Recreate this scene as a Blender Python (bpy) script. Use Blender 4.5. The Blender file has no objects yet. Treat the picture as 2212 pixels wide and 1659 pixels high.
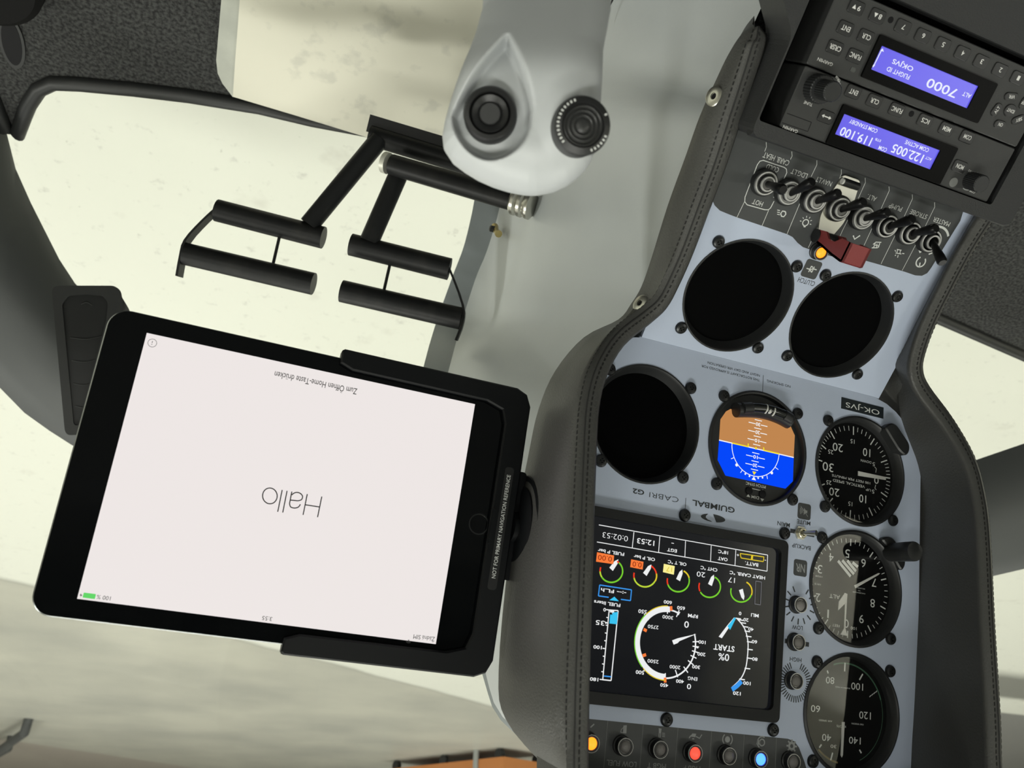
import bpy, bmesh, math, random
from mathutils import Vector, Matrix
random.seed(7)
SC = bpy.context.scene
COL = SC.collection
PI = math.pi
W, H, F = 2212.0, 1659.0, 1790.0          # photo size and focal length in pixels
CAM_Z = 1350.0                            # camera height above the hangar floor, mm
# directions of the un-rotated (readable) photo axes in the world: right, down, forward
AR = Vector((0.92926, 0.36878, 0.02193))
AD = Vector((0.20900, -0.47584, -0.85434))
AF = Vector((-0.30462, 0.79849, -0.51925))

# ------------------------------------------------------------------ camera
cam = bpy.data.cameras.new('camera'); camo = bpy.data.objects.new('camera', cam); COL.objects.link(camo)
cam.sensor_fit = 'HORIZONTAL'; cam.sensor_width = 4.943; cam.lens = 4.943 * F / W     # phone camera
cam.clip_start = 0.01; cam.clip_end = 200
cam.dof.use_dof = True; cam.dof.focus_distance = 0.62; cam.dof.aperture_fstop = 2.0
m = Matrix((-AR, AD, -AF)).transposed()    # the phone was held upside down
camo.matrix_world = Matrix.Translation((0, 0, CAM_Z / 1000)) @ m.to_4x4()
SC.camera = camo
SC.view_settings.view_transform = 'Standard'; SC.view_settings.look = 'None'
SC.view_settings.gamma = 1; SC.view_settings.use_curve_mapping = False
SC.view_settings.exposure = 0.0

# ------------------------------------------------------------------ world and hangar lamps
wd = bpy.data.worlds.new('hangar_ambient'); SC.world = wd; wd.use_nodes = True
bg = wd.node_tree.nodes['Background']; bg.inputs[0].default_value = (1.0, 1.0, 0.96, 1); bg.inputs[1].default_value = 0.10
def area(name, loc, size, power, col=(1.0, 1.0, 0.93), rot=(0, 0, 0)):
    l = bpy.data.lights.new(name, 'AREA'); l.shape = 'RECTANGLE'; l.size, l.size_y = size; l.energy = power; l.color = col
    o = bpy.data.objects.new(name, l); COL.objects.link(o); o.location = loc; o.rotation_euler = rot; return o
for i, (x, y) in enumerate([(-5, 9), (0.5, 9), (5.5, 8), (-5, 3.4), (0.2, 3.6), (5.5, 2.5), (-5.5, -4), (0.2, -0.3), (0, -6), (5, -4)]):
    area('hangar_lamp', (x, y, 5.6), (2.6, 0.5), 250 if (x, y) == (5.5, 2.5) else 130 if y > 0 else 95)

area('added_wall_fill', (-11.2, -9.0, 3.6), (2.5, 1.2), 950, (1.0, 1.0, 0.93), (0, math.radians(80), math.radians(25)))  # added unseen light: brightens the left wall for the dial glass reflections

# ------------------------------------------------------------------ materials
MATS = {}
def mat(name, col, rough=0.5, metal=0.0, spec=0.5, emit=None, es=1.0, bump=None, var=None, coat=0.0):
    if name in MATS: return MATS[name]
    mt = bpy.data.materials.new(name); mt.use_nodes = True; nt = mt.node_tree; b = nt.nodes['Principled BSDF']
    b.inputs['Base Color'].default_value = (*col, 1); b.inputs['Roughness'].default_value = rough
    b.inputs['Metallic'].default_value = metal; b.inputs['Specular IOR Level'].default_value = spec
    if coat: b.inputs['Coat Weight'].default_value = coat; b.inputs['Coat Roughness'].default_value = 0.03
    if emit:
        b.inputs['Emission Color'].default_value = (*emit, 1); b.inputs['Emission Strength'].default_value = es
    tc = nt.nodes.new('ShaderNodeTexCoord')
    if bump:
        kind, scale, strength, dist = bump
        if kind == 'voronoi':
            t = nt.nodes.new('ShaderNodeTexVoronoi'); t.feature = 'DISTANCE_TO_EDGE'; out = t.outputs['Distance']
        else:
            t = nt.nodes.new('ShaderNodeTexNoise'); t.inputs['Detail'].default_value = 4; out = t.outputs['Fac']
        t.inputs['Scale'].default_value = scale
        nt.links.new(tc.outputs['Object'], t.inputs['Vector'])
        bp = nt.nodes.new('ShaderNodeBump'); bp.inputs['Strength'].default_value = strength; bp.inputs['Distance'].default_value = dist
        nt.links.new(out, bp.inputs['Height']); nt.links.new(bp.outputs['Normal'], b.inputs['Normal'])
    if var:
        scale, c2, lo, hi = var
        t = nt.nodes.new('ShaderNodeTexNoise'); t.inputs['Scale'].default_value = scale; t.inputs['Detail'].default_value = 6
        nt.links.new(tc.outputs['Object'], t.inputs['Vector'])
        mr = nt.nodes.new('ShaderNodeMapRange'); mr.inputs[1].default_value = lo; mr.inputs[2].default_value = hi
        nt.links.new(t.outputs['Fac'], mr.inputs[0])
        mx = nt.nodes.new('ShaderNodeMix'); mx.data_type = 'RGBA'
        mx.inputs['A'].default_value = (*col, 1); mx.inputs['B'].default_value = (*c2, 1)
        nt.links.new(mr.outputs[0], mx.inputs['Factor']); nt.links.new(mx.outputs['Result'], b.inputs['Base Color'])
    MATS[name] = mt; return mt
def S(r, g, b):                            # sRGB 0..255 to linear
    f = lambda c: (c / 255 / 12.92) if c / 255 <= 0.04045 else ((c / 255 + 0.055) / 1.055) ** 2.4
    return (f(r), f(g), f(b))
def glow(name, rgb, k=1.0): return mat(name, (0, 0, 0), 0.6, 0, 0.0, S(*rgb), k)
def clear(name, gloss_ior, rough, tint=(1, 1, 1), gain=1.0):
    if name in MATS: return MATS[name]
    mt = bpy.data.materials.new(name); mt.use_nodes = True; nt = mt.node_tree
    nt.nodes.remove(nt.nodes['Principled BSDF']); out = nt.nodes['Material Output']
    t = nt.nodes.new('ShaderNodeBsdfTransparent'); t.inputs[0].default_value = (*tint, 1)
    g = nt.nodes.new('ShaderNodeBsdfGlossy'); g.inputs['Roughness'].default_value = rough
    ge = nt.nodes.new('ShaderNodeNewGeometry'); dp = nt.nodes.new('ShaderNodeVectorMath'); dp.operation = 'DOT_PRODUCT'   # Schlick, same from both sides
    nt.links.new(ge.outputs['Incoming'], dp.inputs[0]); nt.links.new(ge.outputs['Normal'], dp.inputs[1])
    f0 = ((gloss_ior - 1) / (gloss_ior + 1)) ** 2
    def mth(op, a, b_):
        q = nt.nodes.new('ShaderNodeMath'); q.operation = op
        for i, v_ in enumerate((a, b_)):
            if isinstance(v_, (int, float)): q.inputs[i].default_value = v_
            elif v_ is not None: nt.links.new(v_, q.inputs[i])
        return q.outputs[0]
    fr = mth('ADD', mth('MULTIPLY', mth('POWER', mth('SUBTRACT', 1.0, mth('ABSOLUTE', dp.outputs['Value'], None)), 5.0), 1 - f0), f0)
    ml = nt.nodes.new('ShaderNodeMath'); ml.operation = 'MULTIPLY'; ml.inputs[1].default_value = gain; ml.use_clamp = True
    mx = nt.nodes.new('ShaderNodeMixShader')
    nt.links.new(fr, ml.inputs[0]); nt.links.new(ml.outputs[0], mx.inputs[0])
    nt.links.new(t.outputs[0], mx.inputs[1]); nt.links.new(g.outputs[0], mx.inputs[2]); nt.links.new(mx.outputs[0], out.inputs[0])
    MATS[name] = mt; return mt
PANEL = mat('panel_grey_paint', (0.53, 0.60, 0.755), 0.45, bump=('noise', 900, 0.08, 0.0005))
ZONE = mat('charcoal_panel_paint', (0.058, 0.062, 0.064), 0.5)
INK = mat('dark_ink', (0.035, 0.04, 0.045), 0.6)
WHITE = mat('white_ink', (0.76, 0.78, 0.76), 0.6)
GREYINK = mat('grey_ink', (0.33, 0.34, 0.34), 0.6)
BLACK = mat('black_plastic', (0.016, 0.017, 0.018), 0.42)
BLACKM = mat('matt_black', (0.007, 0.007, 0.008), 0.7, spec=0.2)
BLACKT = mat('textured_black_housing', (0.025, 0.026, 0.027), 0.5, bump=('noise', 1400, 0.35, 0.0006))
RADIO = mat('radio_face_black', (0.034, 0.035, 0.035), 0.48, bump=('noise', 1800, 0.15, 0.0004))
SCREWM = mat('black_screw', (0.02, 0.021, 0.022), 0.3, 0.4)
STEEL = mat('bare_steel', (0.62, 0.61, 0.55), 0.3, 1.0)
SILVER = mat('grey_ring', (0.50, 0.50, 0.49), 0.35, 0.4)
LEATHER = mat('dark_leather', (0.070, 0.070, 0.066), 0.44, bump=('voronoi', 420, 0.22, 0.0010), var=(9, (0.058, 0.058, 0.055), 0.35, 0.7))
THREAD = mat('black_thread', (0.012, 0.012, 0.012), 0.7)
GREY = mat('grey_fairing', (0.56, 0.59, 0.60), 0.36, bump=('noise', 500, 0.10, 0.0006), var=(6, (0.51, 0.54, 0.55), 0.35, 0.7))
GRIPM = mat('grey_grip', (0.46, 0.48, 0.49), 0.42)
TUBE = mat('black_tube', (0.008, 0.0085, 0.009), 0.45, spec=0.3, bump=('noise', 300, 0.1, 0.0006), var=(45, (0.018, 0.018, 0.017), 0.5, 0.75))
RUBBER = mat('black_rubber', (0.014, 0.015, 0.015), 0.5)
SILL = mat('dark_grey_frame', (0.060, 0.064, 0.065), 0.55, bump=('noise', 700, 0.1, 0.0006))
GLASS = clear('instrument_glass', 1.5, 0.0, gain=1.8)
CANOPY = clear('canopy_plexiglass', 1.35, 0.0, (0.985, 0.99, 0.98), 0.7)

# ------------------------------------------------------------------ frames: a flat surface in the cockpit, mm, x right, y up, z towards the pilot
class Frame:
    def __init__(s, o, x, y, z): s.o, s.x, s.y, s.z = Vector(o), Vector(x).normalized(), Vector(y).normalized(), Vector(z).normalized()
    def w(s, p): return s.o + s.x * p[0] + s.y * p[1] + s.z * (p[2] if len(p) > 2 else 0)
    def loc(s, P): d = P - s.o; return Vector((d @ s.x, d @ s.y, d @ s.z)) if False else Vector((d.dot(s.x), d.dot(s.y), d.dot(s.z)))
    def px(s, p, h=0.0):                   # where the sight line through photo point p meets the plane at height h
        r = ray(p); o = s.o + s.z * h; k = s.z.dot(o) / s.z.dot(r)
        l = s.loc(r * k); return Vector((l.x, l.y, h))
    def mw(s, p=(0, 0, 0)):
        M4 = Matrix((s.x, s.y, s.z)).transposed().to_4x4()
        return Matrix.Translation((s.w(p) + Vector((0, 0, CAM_Z))) / 1000) @ M4
def ray(p): return AR * ((W - p[0] - W / 2) / F) + AD * ((H - p[1] - H / 2) / F) + AF
def atd(p, d): return ray(p) * d           # point at depth d
def atx(p, X): r = ray(p); return r * (X / r.x)
def atz(p, Z): r = ray(p); return r * (Z / r.z)
t1, t2 = math.radians(18), math.radians(55)
CX = -349.6
F1 = Frame((CX, 423.93, -268.98), (1, 0, 0), (0, math.sin(t1), math.cos(t1)), (0, -math.cos(t1), math.sin(t1)))
F2 = Frame((-306.41 - 43.75, 369.10, -350.36), (1, 0, 0), (0, math.sin(t2), math.cos(t2)), (0, -math.cos(t2), math.sin(t2)))
F3 = Frame((-42.62, 461.62, -193.77), (0.999886, 0.010939, -0.010401), (0.006214, 0.329648, 0.944084), (0.013756, -0.944041, 0.329542))
FW = Frame((0, 0, 0), (1, 0, 0), (0, 1, 0), (0, 0, 1))
RH = 30.0                                   # radios stand this far off the lower panel

# ------------------------------------------------------------------ mesh builder (coordinates: frame mm)
class MB:
    def __init__(s): s.v, s.f = [], []
    def add(s, vs, fs):
        k = len(s.v); s.v += [Vector(q) for q in vs]; s.f += [tuple(i + k for i in f) for f in fs]; return s
    def quad(s, a, b, c, d): return s.add([a, b, c, d], [(0, 1, 2, 3)])
    def prism(s, pts, z0, z1, bev=0.0):
        n = len(pts)
        a = sum(pts[i][0] * pts[(i + 1) % n][1] - pts[(i + 1) % n][0] * pts[i][1] for i in range(n))
        if a < 0: pts = pts[::-1]
        rings = [[(p[0], p[1], z0) for p in pts]]
        if bev: rings.append([(p[0], p[1], z1 - bev) for p in pts]); rings.append([(q[0], q[1], z1) for q in inset(pts, bev)])
        else: rings.append([(p[0], p[1], z1) for p in pts])
        vs = [q for r in rings for q in r]; fs = []
        for k in range(len(rings) - 1):
            for i in range(n): j = (i + 1) % n; fs.append((k * n + i, k * n + j, (k + 1) * n + j, (k + 1) * n + i))
        fs.append(tuple(range(n))[::-1]); fs.append(tuple(range((len(rings) - 1) * n, len(rings) * n)))
        return s.add(vs, fs)
    def box(s, x0, x1, y0, y1, z0, z1, r=0.0, bev=0.0, n=5): return s.prism(rrect(x0, x1, y0, y1, r, n), z0, z1, bev)
    def lathe(s, c, prof, n=40, ax=None):   # prof: (r, z) pairs about c; ax = axis vector
        ex, ey, ez = basis(ax) if ax is not None else (Vector((1, 0, 0)), Vector((0, 1, 0)), Vector((0, 0, 1)))
        c = Vector(c if len(c) > 2 else (*c, 0)); vs, fs = [], []
        for r, z in prof:
            for i in range(n): a = 2 * PI * i / n; vs.append(c + ex * (r * math.cos(a)) + ey * (r * math.sin(a)) + ez * z)
        for k in range(len(prof) - 1):
            for i in range(n): j = (i + 1) % n; fs.append((k * n + i, k * n + j, (k + 1) * n + j, (k + 1) * n + i))
        if prof[0][0] > 0.01 and not (len(prof) == 2 and prof[0][1] == prof[1][1]): fs.append(tuple(range(n))[::-1])
        if prof[-1][0] > 0.01: fs.append(tuple(range((len(prof) - 1) * n, len(prof) * n)))
        return s.add(vs, fs)
    def tube(s, pts, r, n=14, cap=True, flat=1.0):
        pts = [Vector(p) for p in pts]; rs = r if isinstance(r, (list, tuple)) else [r] * len(pts); vs, fs = [], []
        up = None
        for k, p in enumerate(pts):
            d = (pts[min(k + 1, len(pts) - 1)] - pts[max(k - 1, 0)]).normalized()
            if up is None: ex, ey, _ = basis(d)
            else: ex = (up - d * up.dot(d)).normalized(); ey = d.cross(ex)
            up = ex
            for i in range(n): a = 2 * PI * i / n; vs.append(p + ex * (rs[k] * math.cos(a)) + ey * (rs[k] * flat * math.sin(a)))
        for k in range(len(pts) - 1):
            for i in range(n): j = (i + 1) % n; fs.append((k * n + i, k * n + j, (k + 1) * n + j, (k + 1) * n + i))
        if cap: fs.append(tuple(range(n))[::-1]); fs.append(tuple(range((len(pts) - 1) * n, len(pts) * n)))
        return s.add(vs, fs)
    def loft(s, rails, close=False):        # rails: lists of points, equal length
        n = len(rails[0]); vs = [q for r in rails for q in r]; fs = []
        for k in range(len(rails) - 1 + (1 if close else 0)):
            k2 = (k + 1) % len(rails)
            for i in range(n - 1): fs.append((k * n + i, k * n + i + 1, k2 * n + i + 1, k2 * n + i))
        return s.add(vs, fs)
    def build(s, name, material, parent=None, smooth=False, frame=FW, org=(0, 0, 0), ang=40, sub=0):
        me = bpy.data.meshes.new(name)
        if parent is not None and 'org' in META.get(parent.name, {}): frame, org = META[parent.name]['frame'], META[parent.name]['org']
        o = Vector(org if len(org) > 2 else (*org, 0))
        me.from_pydata([((q if len(q) > 2 else Vector((*q, 0))) - o) / 1000 for q in s.v], [], s.f)
        bm = bmesh.new(); bm.from_mesh(me); bmesh.ops.remove_doubles(bm, verts=bm.verts, dist=1e-6)
        bmesh.ops.recalc_face_normals(bm, faces=bm.faces) if not getattr(s, 'flat', False) else None
        bm.to_mesh(me); bm.free()
        me.materials.append(material)
        ob = bpy.data.objects.new(name, me); COL.objects.link(ob)
        if smooth:
            me.polygons.foreach_set('use_smooth', [True] * len(me.polygons)); me.set_sharp_from_angle(angle=math.radians(ang))
        if sub:
            md = ob.modifiers.new('round', 'SUBSURF'); md.levels = sub; md.render_levels = sub
        if parent is not None:
            ob.parent = parent
            if parent.name in META: META[ob.name] = META[parent.name]
        else:
            ob.matrix_world = frame.mw(o); META[ob.name] = {'frame': frame, 'org': o}
        return ob
META = {}
def basis(d):
    d = Vector(d).normalized(); a = Vector((0, 0, 1)) if abs(d.z) < 0.9 else Vector((1, 0, 0))
    ex = a.cross(d).normalized(); return ex, d.cross(ex), d
def rrect(x0, x1, y0, y1, r, n=5):
    if r <= 0: return [(x0, y0), (x1, y0), (x1, y1), (x0, y1)]
    out = []
    for cx, cy, a0 in ((x1 - r, y0 + r, -90), (x1 - r, y1 - r, 0), (x0 + r, y1 - r, 90), (x0 + r, y0 + r, 180)):
        for k in range(n + 1): a = math.radians(a0 + 90 * k / n); out.append((cx + r * math.cos(a), cy + r * math.sin(a)))
    return out
def inset(pts, d):
    n = len(pts); out = []
    for i in range(n):
        p0, p1, p2 = Vector(pts[i - 1][:2]), Vector(pts[i][:2]), Vector(pts[(i + 1) % n][:2])
        a, b = (p1 - p0), (p2 - p1)
        if a.length < 1e-9 or b.length < 1e-9: out.append(tuple(p1)); continue
        n1 = Vector((-a.y, a.x)).normalized(); n2 = Vector((-b.y, b.x)).normalized(); m_ = (n1 + n2)
        m_ = m_.normalized() if m_.length > 1e-6 else n1
        out.append(tuple(p1 + m_ * (d / max(0.5, m_.dot(n1)))))
    return out
def rpoly(pts, r, n=5):                     # round the corners of a polygon
    out = []; N = len(pts)
    for i in range(N):
        p0, p1, p2 = Vector(pts[i - 1][:2]), Vector(pts[i][:2]), Vector(pts[(i + 1) % N][:2])
        ri = r[i] if isinstance(r, (list, tuple)) else r
        a = p1 + (p0 - p1).normalized() * min(ri, (p0 - p1).length * 0.49); b = p1 + (p2 - p1).normalized() * min(ri, (p2 - p1).length * 0.49)
        for k in range(n + 1): t = k / n; out.append(tuple(a * (1 - t) ** 2 + p1 * 2 * t * (1 - t) + b * t * t))
    return out
def circ(c, r, n=56): return [(c[0] + r * math.cos(2 * PI * i / n), c[1] + r * math.sin(2 * PI * i / n)) for i in range(n)]
def plate(name, outline, holes, z0, z1, material, parent):      # flat plate with real holes
    bm = bmesh.new(); org = META[parent.name]['org']; edges = []
    for lp in [outline] + holes:
        vs = [bm.verts.new(((p[0] - org[0]) / 1000, (p[1] - org[1]) / 1000, (z1 - org[2]) / 1000)) for p in lp]
        edges += [bm.edges.new((vs[i], vs[(i + 1) % len(vs)])) for i in range(len(vs))]
    bmesh.ops.triangle_fill(bm, use_beauty=True, use_dissolve=False, edges=edges)
    g = bmesh.ops.extrude_face_region(bm, geom=list(bm.faces))
    bmesh.ops.translate(bm, vec=(0, 0, (z0 - z1) / 1000), verts=[e for e in g['geom'] if isinstance(e, bmesh.types.BMVert)])
    bmesh.ops.recalc_face_normals(bm, faces=bm.faces)
    me = bpy.data.meshes.new(name); bm.to_mesh(me); bm.free(); me.materials.append(material)
    ob = bpy.data.objects.new(name, me); COL.objects.link(ob); ob.parent = parent; META[ob.name] = META[parent.name]; return ob

def thing(name, label, cat, frame, org=(0, 0, 0), group=None):
    o = bpy.data.objects.new(name, None); COL.objects.link(o); o.empty_display_size = 0.02
    org = Vector(org if len(org) > 2 else (*org, 0)); o.matrix_world = frame.mw(org)
    META[o.name] = {'frame': frame, 'org': org}; return tag(o, label, cat, group)
def tag(o, label=None, cat=None, group=None, kind=None):
    if label: o['label'] = label
    if cat: o['category'] = cat
    if group: o['group'] = group
    if kind: o['kind'] = kind
    return o
def struct(o, label=None): o['kind'] = 'structure'; return tag(o, label)
SHARED = {}
def shared(key, maker, name, material, parent, loc, smooth=True):   # copies of one small part share their mesh
    org = META[parent.name]['org']
    if key not in SHARED:
        mb = MB(); maker(mb); t = mb.build(name, material, None, smooth); SHARED[key] = t.data; bpy.data.objects.remove(t)
    ob = bpy.data.objects.new(name, SHARED[key]); COL.objects.link(ob); ob.parent = parent
    l = Vector(loc if len(loc) > 2 else (*loc, 0)) - org; ob.location = l / 1000; META[ob.name] = META[parent.name]; return ob

# ------------------------------------------------------------------ lettering and flat graphics
TXT = {}
def glyphs(s, bold):
    if (s, bold) not in TXT:
        cu = bpy.data.curves.new('t', 'FONT'); cu.body = s; cu.size = 1; cu.offset = bold; cu.resolution_u = 3
        ob = bpy.data.objects.new('t', cu); COL.objects.link(ob); dg = bpy.context.evaluated_depsgraph_get(); dg.update()
        me = bpy.data.meshes.new_from_object(ob.evaluated_get(dg)); bpy.data.objects.remove(ob)
        TXT[s, bold] = ([v.co.copy() for v in me.vertices], [tuple(p.vertices) for p in me.polygons]); bpy.data.meshes.remove(me)
    return TXT[s, bold]
def put_text(mb, s, c, w, h, z, rot=0.0, bold=0.0):
    vs, fs = glyphs(s, bold)
    if not vs: return
    x0, x1 = min(v.x for v in vs), max(v.x for v in vs); y0, y1 = min(v.y for v in vs), max(v.y for v in vs)
    kx = w / (x1 - x0); ky = (h / (y1 - y0)) if h else kx
    ca, sa = math.cos(rot), math.sin(rot); out = []
    for v in vs:
        x, y = (v.x - (x0 + x1) / 2) * kx, (v.y - (y0 + y1) / 2) * ky
        out.append((c[0] + x * ca - y * sa, c[1] + x * sa + y * ca, z))
    mb.add(out, fs)
def crop(ox, oy, k): return lambda x, y: (ox + x / k, oy + y / k)
class Sheet:                                # draws on a plane of the cockpit; positions read off an enlarged part of the photo
    def __init__(s, frame, q, h, z=None): s.f, s.q, s.h, s.z = frame, q, h, (h if z is None else z); s.m = MB(); s.m.flat = True
    def p(s, x, y): l = s.f.px(s.q(x, y), s.h); return Vector((l.x, l.y, s.z))
    def to(s, mb): n = Sheet(s.f, s.q, s.h, s.z); n.m = mb; return n
    def text(s, t, x, y, w, h, bold=0.0, rot=0.0):
        a, b = s.p(x + w / 2, y), s.p(x - w / 2, y); c, d = s.p(x, y + h / 2), s.p(x, y - h / 2); o = s.p(x, y)
        put_text(s.m, t, o, abs(b.x - a.x), abs(d.y - c.y), s.z, rot, bold); return s
    def textr(s, t, x, y, w_mm, h_mm, rot, bold=0.0): put_text(s.m, t, s.p(x, y), w_mm, h_mm, s.z, rot, bold); return s
    def line(s, x0, y0, x1, y1, w=0.4):
        seg(s.m, s.p(x0, y0), s.p(x1, y1), w, s.z); return s
    def path(s, pts, w=0.4):
        q = [s.p(*a) for a in pts]
        strip(s.m, q, w, s.z); return s
    def poly(s, pts): s.m.add([s.p(*a) for a in pts], [tuple(range(len(pts)))]); return s
    def disc(s, x, y, r, n=24): c = s.p(x, y); s.m.add([(a[0], a[1], s.z) for a in circ(c, r, n)], [tuple(range(n))]); return s
    def ring(s, x, y, r, w, a0=0, a1=360): arc(s.m, s.p(x, y), r, math.radians(a0), math.radians(a1), w, s.z); return s
    def arc(s, c, a, b, w, cw=True, r=None):        # from a to b round c (photo points)
        C, A, B = s.p(*c), s.p(*a), s.p(*b); a0 = math.atan2(A.y - C.y, A.x - C.x); a1 = math.atan2(B.y - C.y, B.x - C.x)
        if cw:
            while a1 > a0: a1 -= 2 * PI
        else:
            while a1 < a0: a1 += 2 * PI
        arc(s.m, C, r or ((A - C).length + (B - C).length) / 2, a0, a1, w, s.z); return s
def seg(mb, a, b, w, z):
    d = Vector((b[0] - a[0], b[1] - a[1])).normalized() * (w / 2)
    mb.quad((a[0] + d.y, a[1] - d.x, z), (b[0] + d.y, b[1] - d.x, z), (b[0] - d.y, b[1] + d.x, z), (a[0] - d.y, a[1] + d.x, z))
def strip(mb, q, w, z):
    n = len(q); vs = []
    for i in range(n):
        d = Vector((q[min(i + 1, n - 1)][0] - q[max(i - 1, 0)][0], q[min(i + 1, n - 1)][1] - q[max(i - 1, 0)][1])).normalized() * (w / 2)
        vs += [(q[i][0] + d.y, q[i][1] - d.x, z), (q[i][0] - d.y, q[i][1] + d.x, z)]
    mb.add(vs, [(2 * i, 2 * i + 2, 2 * i + 3, 2 * i + 1) for i in range(n - 1)])
def arc(mb, c, r, a0, a1, w, z):
    n = max(4, int(abs(a1 - a0) / 0.09)); strip(mb, [(c[0] + r * math.cos(a0 + (a1 - a0) * k / n), c[1] + r * math.sin(a0 + (a1 - a0) * k / n)) for k in range(n + 1)], w, z)
def tick(mb, c, a, r0, r1, w, z): seg(mb, (c[0] + r0 * math.cos(a), c[1] + r0 * math.sin(a)), (c[0] + r1 * math.cos(a), c[1] + r1 * math.sin(a)), w, z)
def screw_mesh(mb):
    mb.lathe((0, 0), [(4.3, 0), (4.3, 0.9), (3.7, 1.9), (2.2, 2.4), (1.7, 2.4), (1.2, 1.5), (0, 1.3)], 28)
    for a in (PI / 4, 3 * PI / 4):
        d = Vector((math.cos(a), math.sin(a))); e = Vector((-d.y, d.x)) * 0.35
        mb.add([(*(d * 2.6 + e), 2.45), (*(d * 2.6 - e), 2.45), (*(-d * 2.6 - e), 2.45), (*(-d * 2.6 + e), 2.45)], [(0, 1, 2, 3)])
def screw(parent, frame, p): l = frame.px(p, 1.0); shared('screw', screw_mesh, 'screw', SCREWM, parent, (l.x, l.y, 0.0))

# ------------------------------------------------------------------ the hangar
def floor_material():
    mt = bpy.data.materials.new('hangar_floor_paint'); mt.use_nodes = True; nt = mt.node_tree; b = nt.nodes['Principled BSDF']; L = nt.links.new
    tc = nt.nodes.new('ShaderNodeTexCoord'); sp = nt.nodes.new('ShaderNodeSeparateXYZ'); L(tc.outputs['Object'], sp.inputs[0])
    def noise(scale, detail, rough=0.55):
        t = nt.nodes.new('ShaderNodeTexNoise'); t.inputs['Scale'].default_value = scale; t.inputs['Detail'].default_value = detail; t.inputs['Roughness'].default_value = rough
        L(tc.outputs['Object'], t.inputs['Vector']); return t.outputs['Fac']
    def math_(op, a, b_=None, clamp=False):
        n = nt.nodes.new('ShaderNodeMath'); n.operation = op; n.use_clamp = clamp
        for i, v in enumerate((a, b_)):
            if v is None: continue
            if isinstance(v, (int, float)): n.inputs[i].default_value = v
            else: L(v, n.inputs[i])
        return n.outputs[0]
    def ramp(v, lo, hi):
        n = nt.nodes.new('ShaderNodeMapRange'); n.inputs[1].default_value = lo; n.inputs[2].default_value = hi; L(v, n.inputs[0]); return n.outputs[0]
    def mix(f, a, c):
        n = nt.nodes.new('ShaderNodeMix'); n.data_type = 'RGBA'
        L(f, n.inputs['Factor'])
        for k, v in (('A', a), ('B', c)):
            if isinstance(v, tuple): n.inputs[k].default_value = (*v, 1)
            else: L(v, n.inputs[k])
        return n.outputs['Result']
    x, y = sp.outputs[0], sp.outputs[1]
    wob = math_('MULTIPLY', math_('SUBTRACT', noise(1.3, 3), 0.5), 0.12)
    d1 = math_('ADD', math_('ADD', math_('MULTIPLY', x, 0.516), math_('MULTIPLY', y, 0.857)), wob)
    d2 = math_('ADD', math_('ADD', math_('MULTIPLY', x, 0.617), math_('MULTIPLY', y, 0.787)), wob)
    col = mix(ramp(noise(22, 8, 0.65), 0.60, 0.74), (0.67, 0.68, 0.61), (0.50, 0.50, 0.46))     # pale paint, scuffed
    col = mix(ramp(noise(5, 6), 0.62, 0.72), col, (0.58, 0.58, 0.52))
    col = mix(math_('MULTIPLY', ramp(noise(9, 7, 0.7), 0.63, 0.70), 0.75), col, (0.47, 0.47, 0.43))
    g = mix(ramp(noise(0.9, 6, 0.55), 0.35, 0.68), (0.47, 0.465, 0.40), (0.36, 0.36, 0.32))       # bare concrete
    col = mix(ramp(d1, 4.79, 4.81), col, g)
    edge = math_('MULTIPLY', ramp(d1, 4.74, 4.79), math_('SUBTRACT', 1, ramp(d1, 4.80, 4.84)))
    col = mix(math_('MULTIPLY', edge, 0.45), col, (0.25, 0.25, 0.22))
    col = mix(ramp(d2, 10.40, 10.42), col, (0.36, 0.325, 0.285))
    far = math_('LESS_THAN', x, -4.4)
    band = math_('MULTIPLY', ramp(math_('ADD', y, wob), 4.2, 4.4), math_('SUBTRACT', 1, ramp(math_('ADD', y, wob), 4.85, 4.95)))
    col = mix(math_('MULTIPLY', far, math_('MULTIPLY', band, 0.8)), col, (0.10, 0.10, 0.09))
    col = mix(math_('MULTIPLY', far, ramp(math_('ADD', y, wob), 5.35, 5.4)), col, (0.22, 0.22, 0.21))
    sp1 = ramp(noise(60, 3, 0.5), 0.72, 0.76)
    col = mix(math_('MULTIPLY', sp1, 0.5), col, (0.3, 0.3, 0.27))
    L(col, b.inputs['Base Color']); b.inputs['Roughness'].default_value = 0.42; b.inputs['Specular IOR Level'].default_value = 0.12
    return mt
mb = MB(); mb.box(-14000, 12000, -14000, 17000, -20 - CAM_Z, -CAM_Z)
fl = mb.build('floor', floor_material(), org=(0, 0, -CAM_Z)); struct(fl)
WALLM = mat('hangar_wall', (0.55, 0.54, 0.48), 0.7, var=(0.6, (0.47, 0.46, 0.42), 0.4, 0.65))
for nm, a in (('wall_front', (-14000, 12000, 17000, 17200)), ('wall_back', (-14000, 12000, -14200, -14000)), ('wall_left', (-14200, -14000, -14000, 17000)), ('wall_right', (12000, 12200, -14000, 17000))):
    struct(MB().box(*a, -CAM_Z, 4700).build(nm, WALLM, org=((a[0] + a[1]) / 2, (a[2] + a[3]) / 2, -CAM_Z)))
struct(MB().box(-14000, 12000, -14000, 17000, 4700, 4900).build('ceiling', mat('hangar_ceiling', (0.6, 0.6, 0.55), 0.8), org=(0, 0, 4700)))

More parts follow.
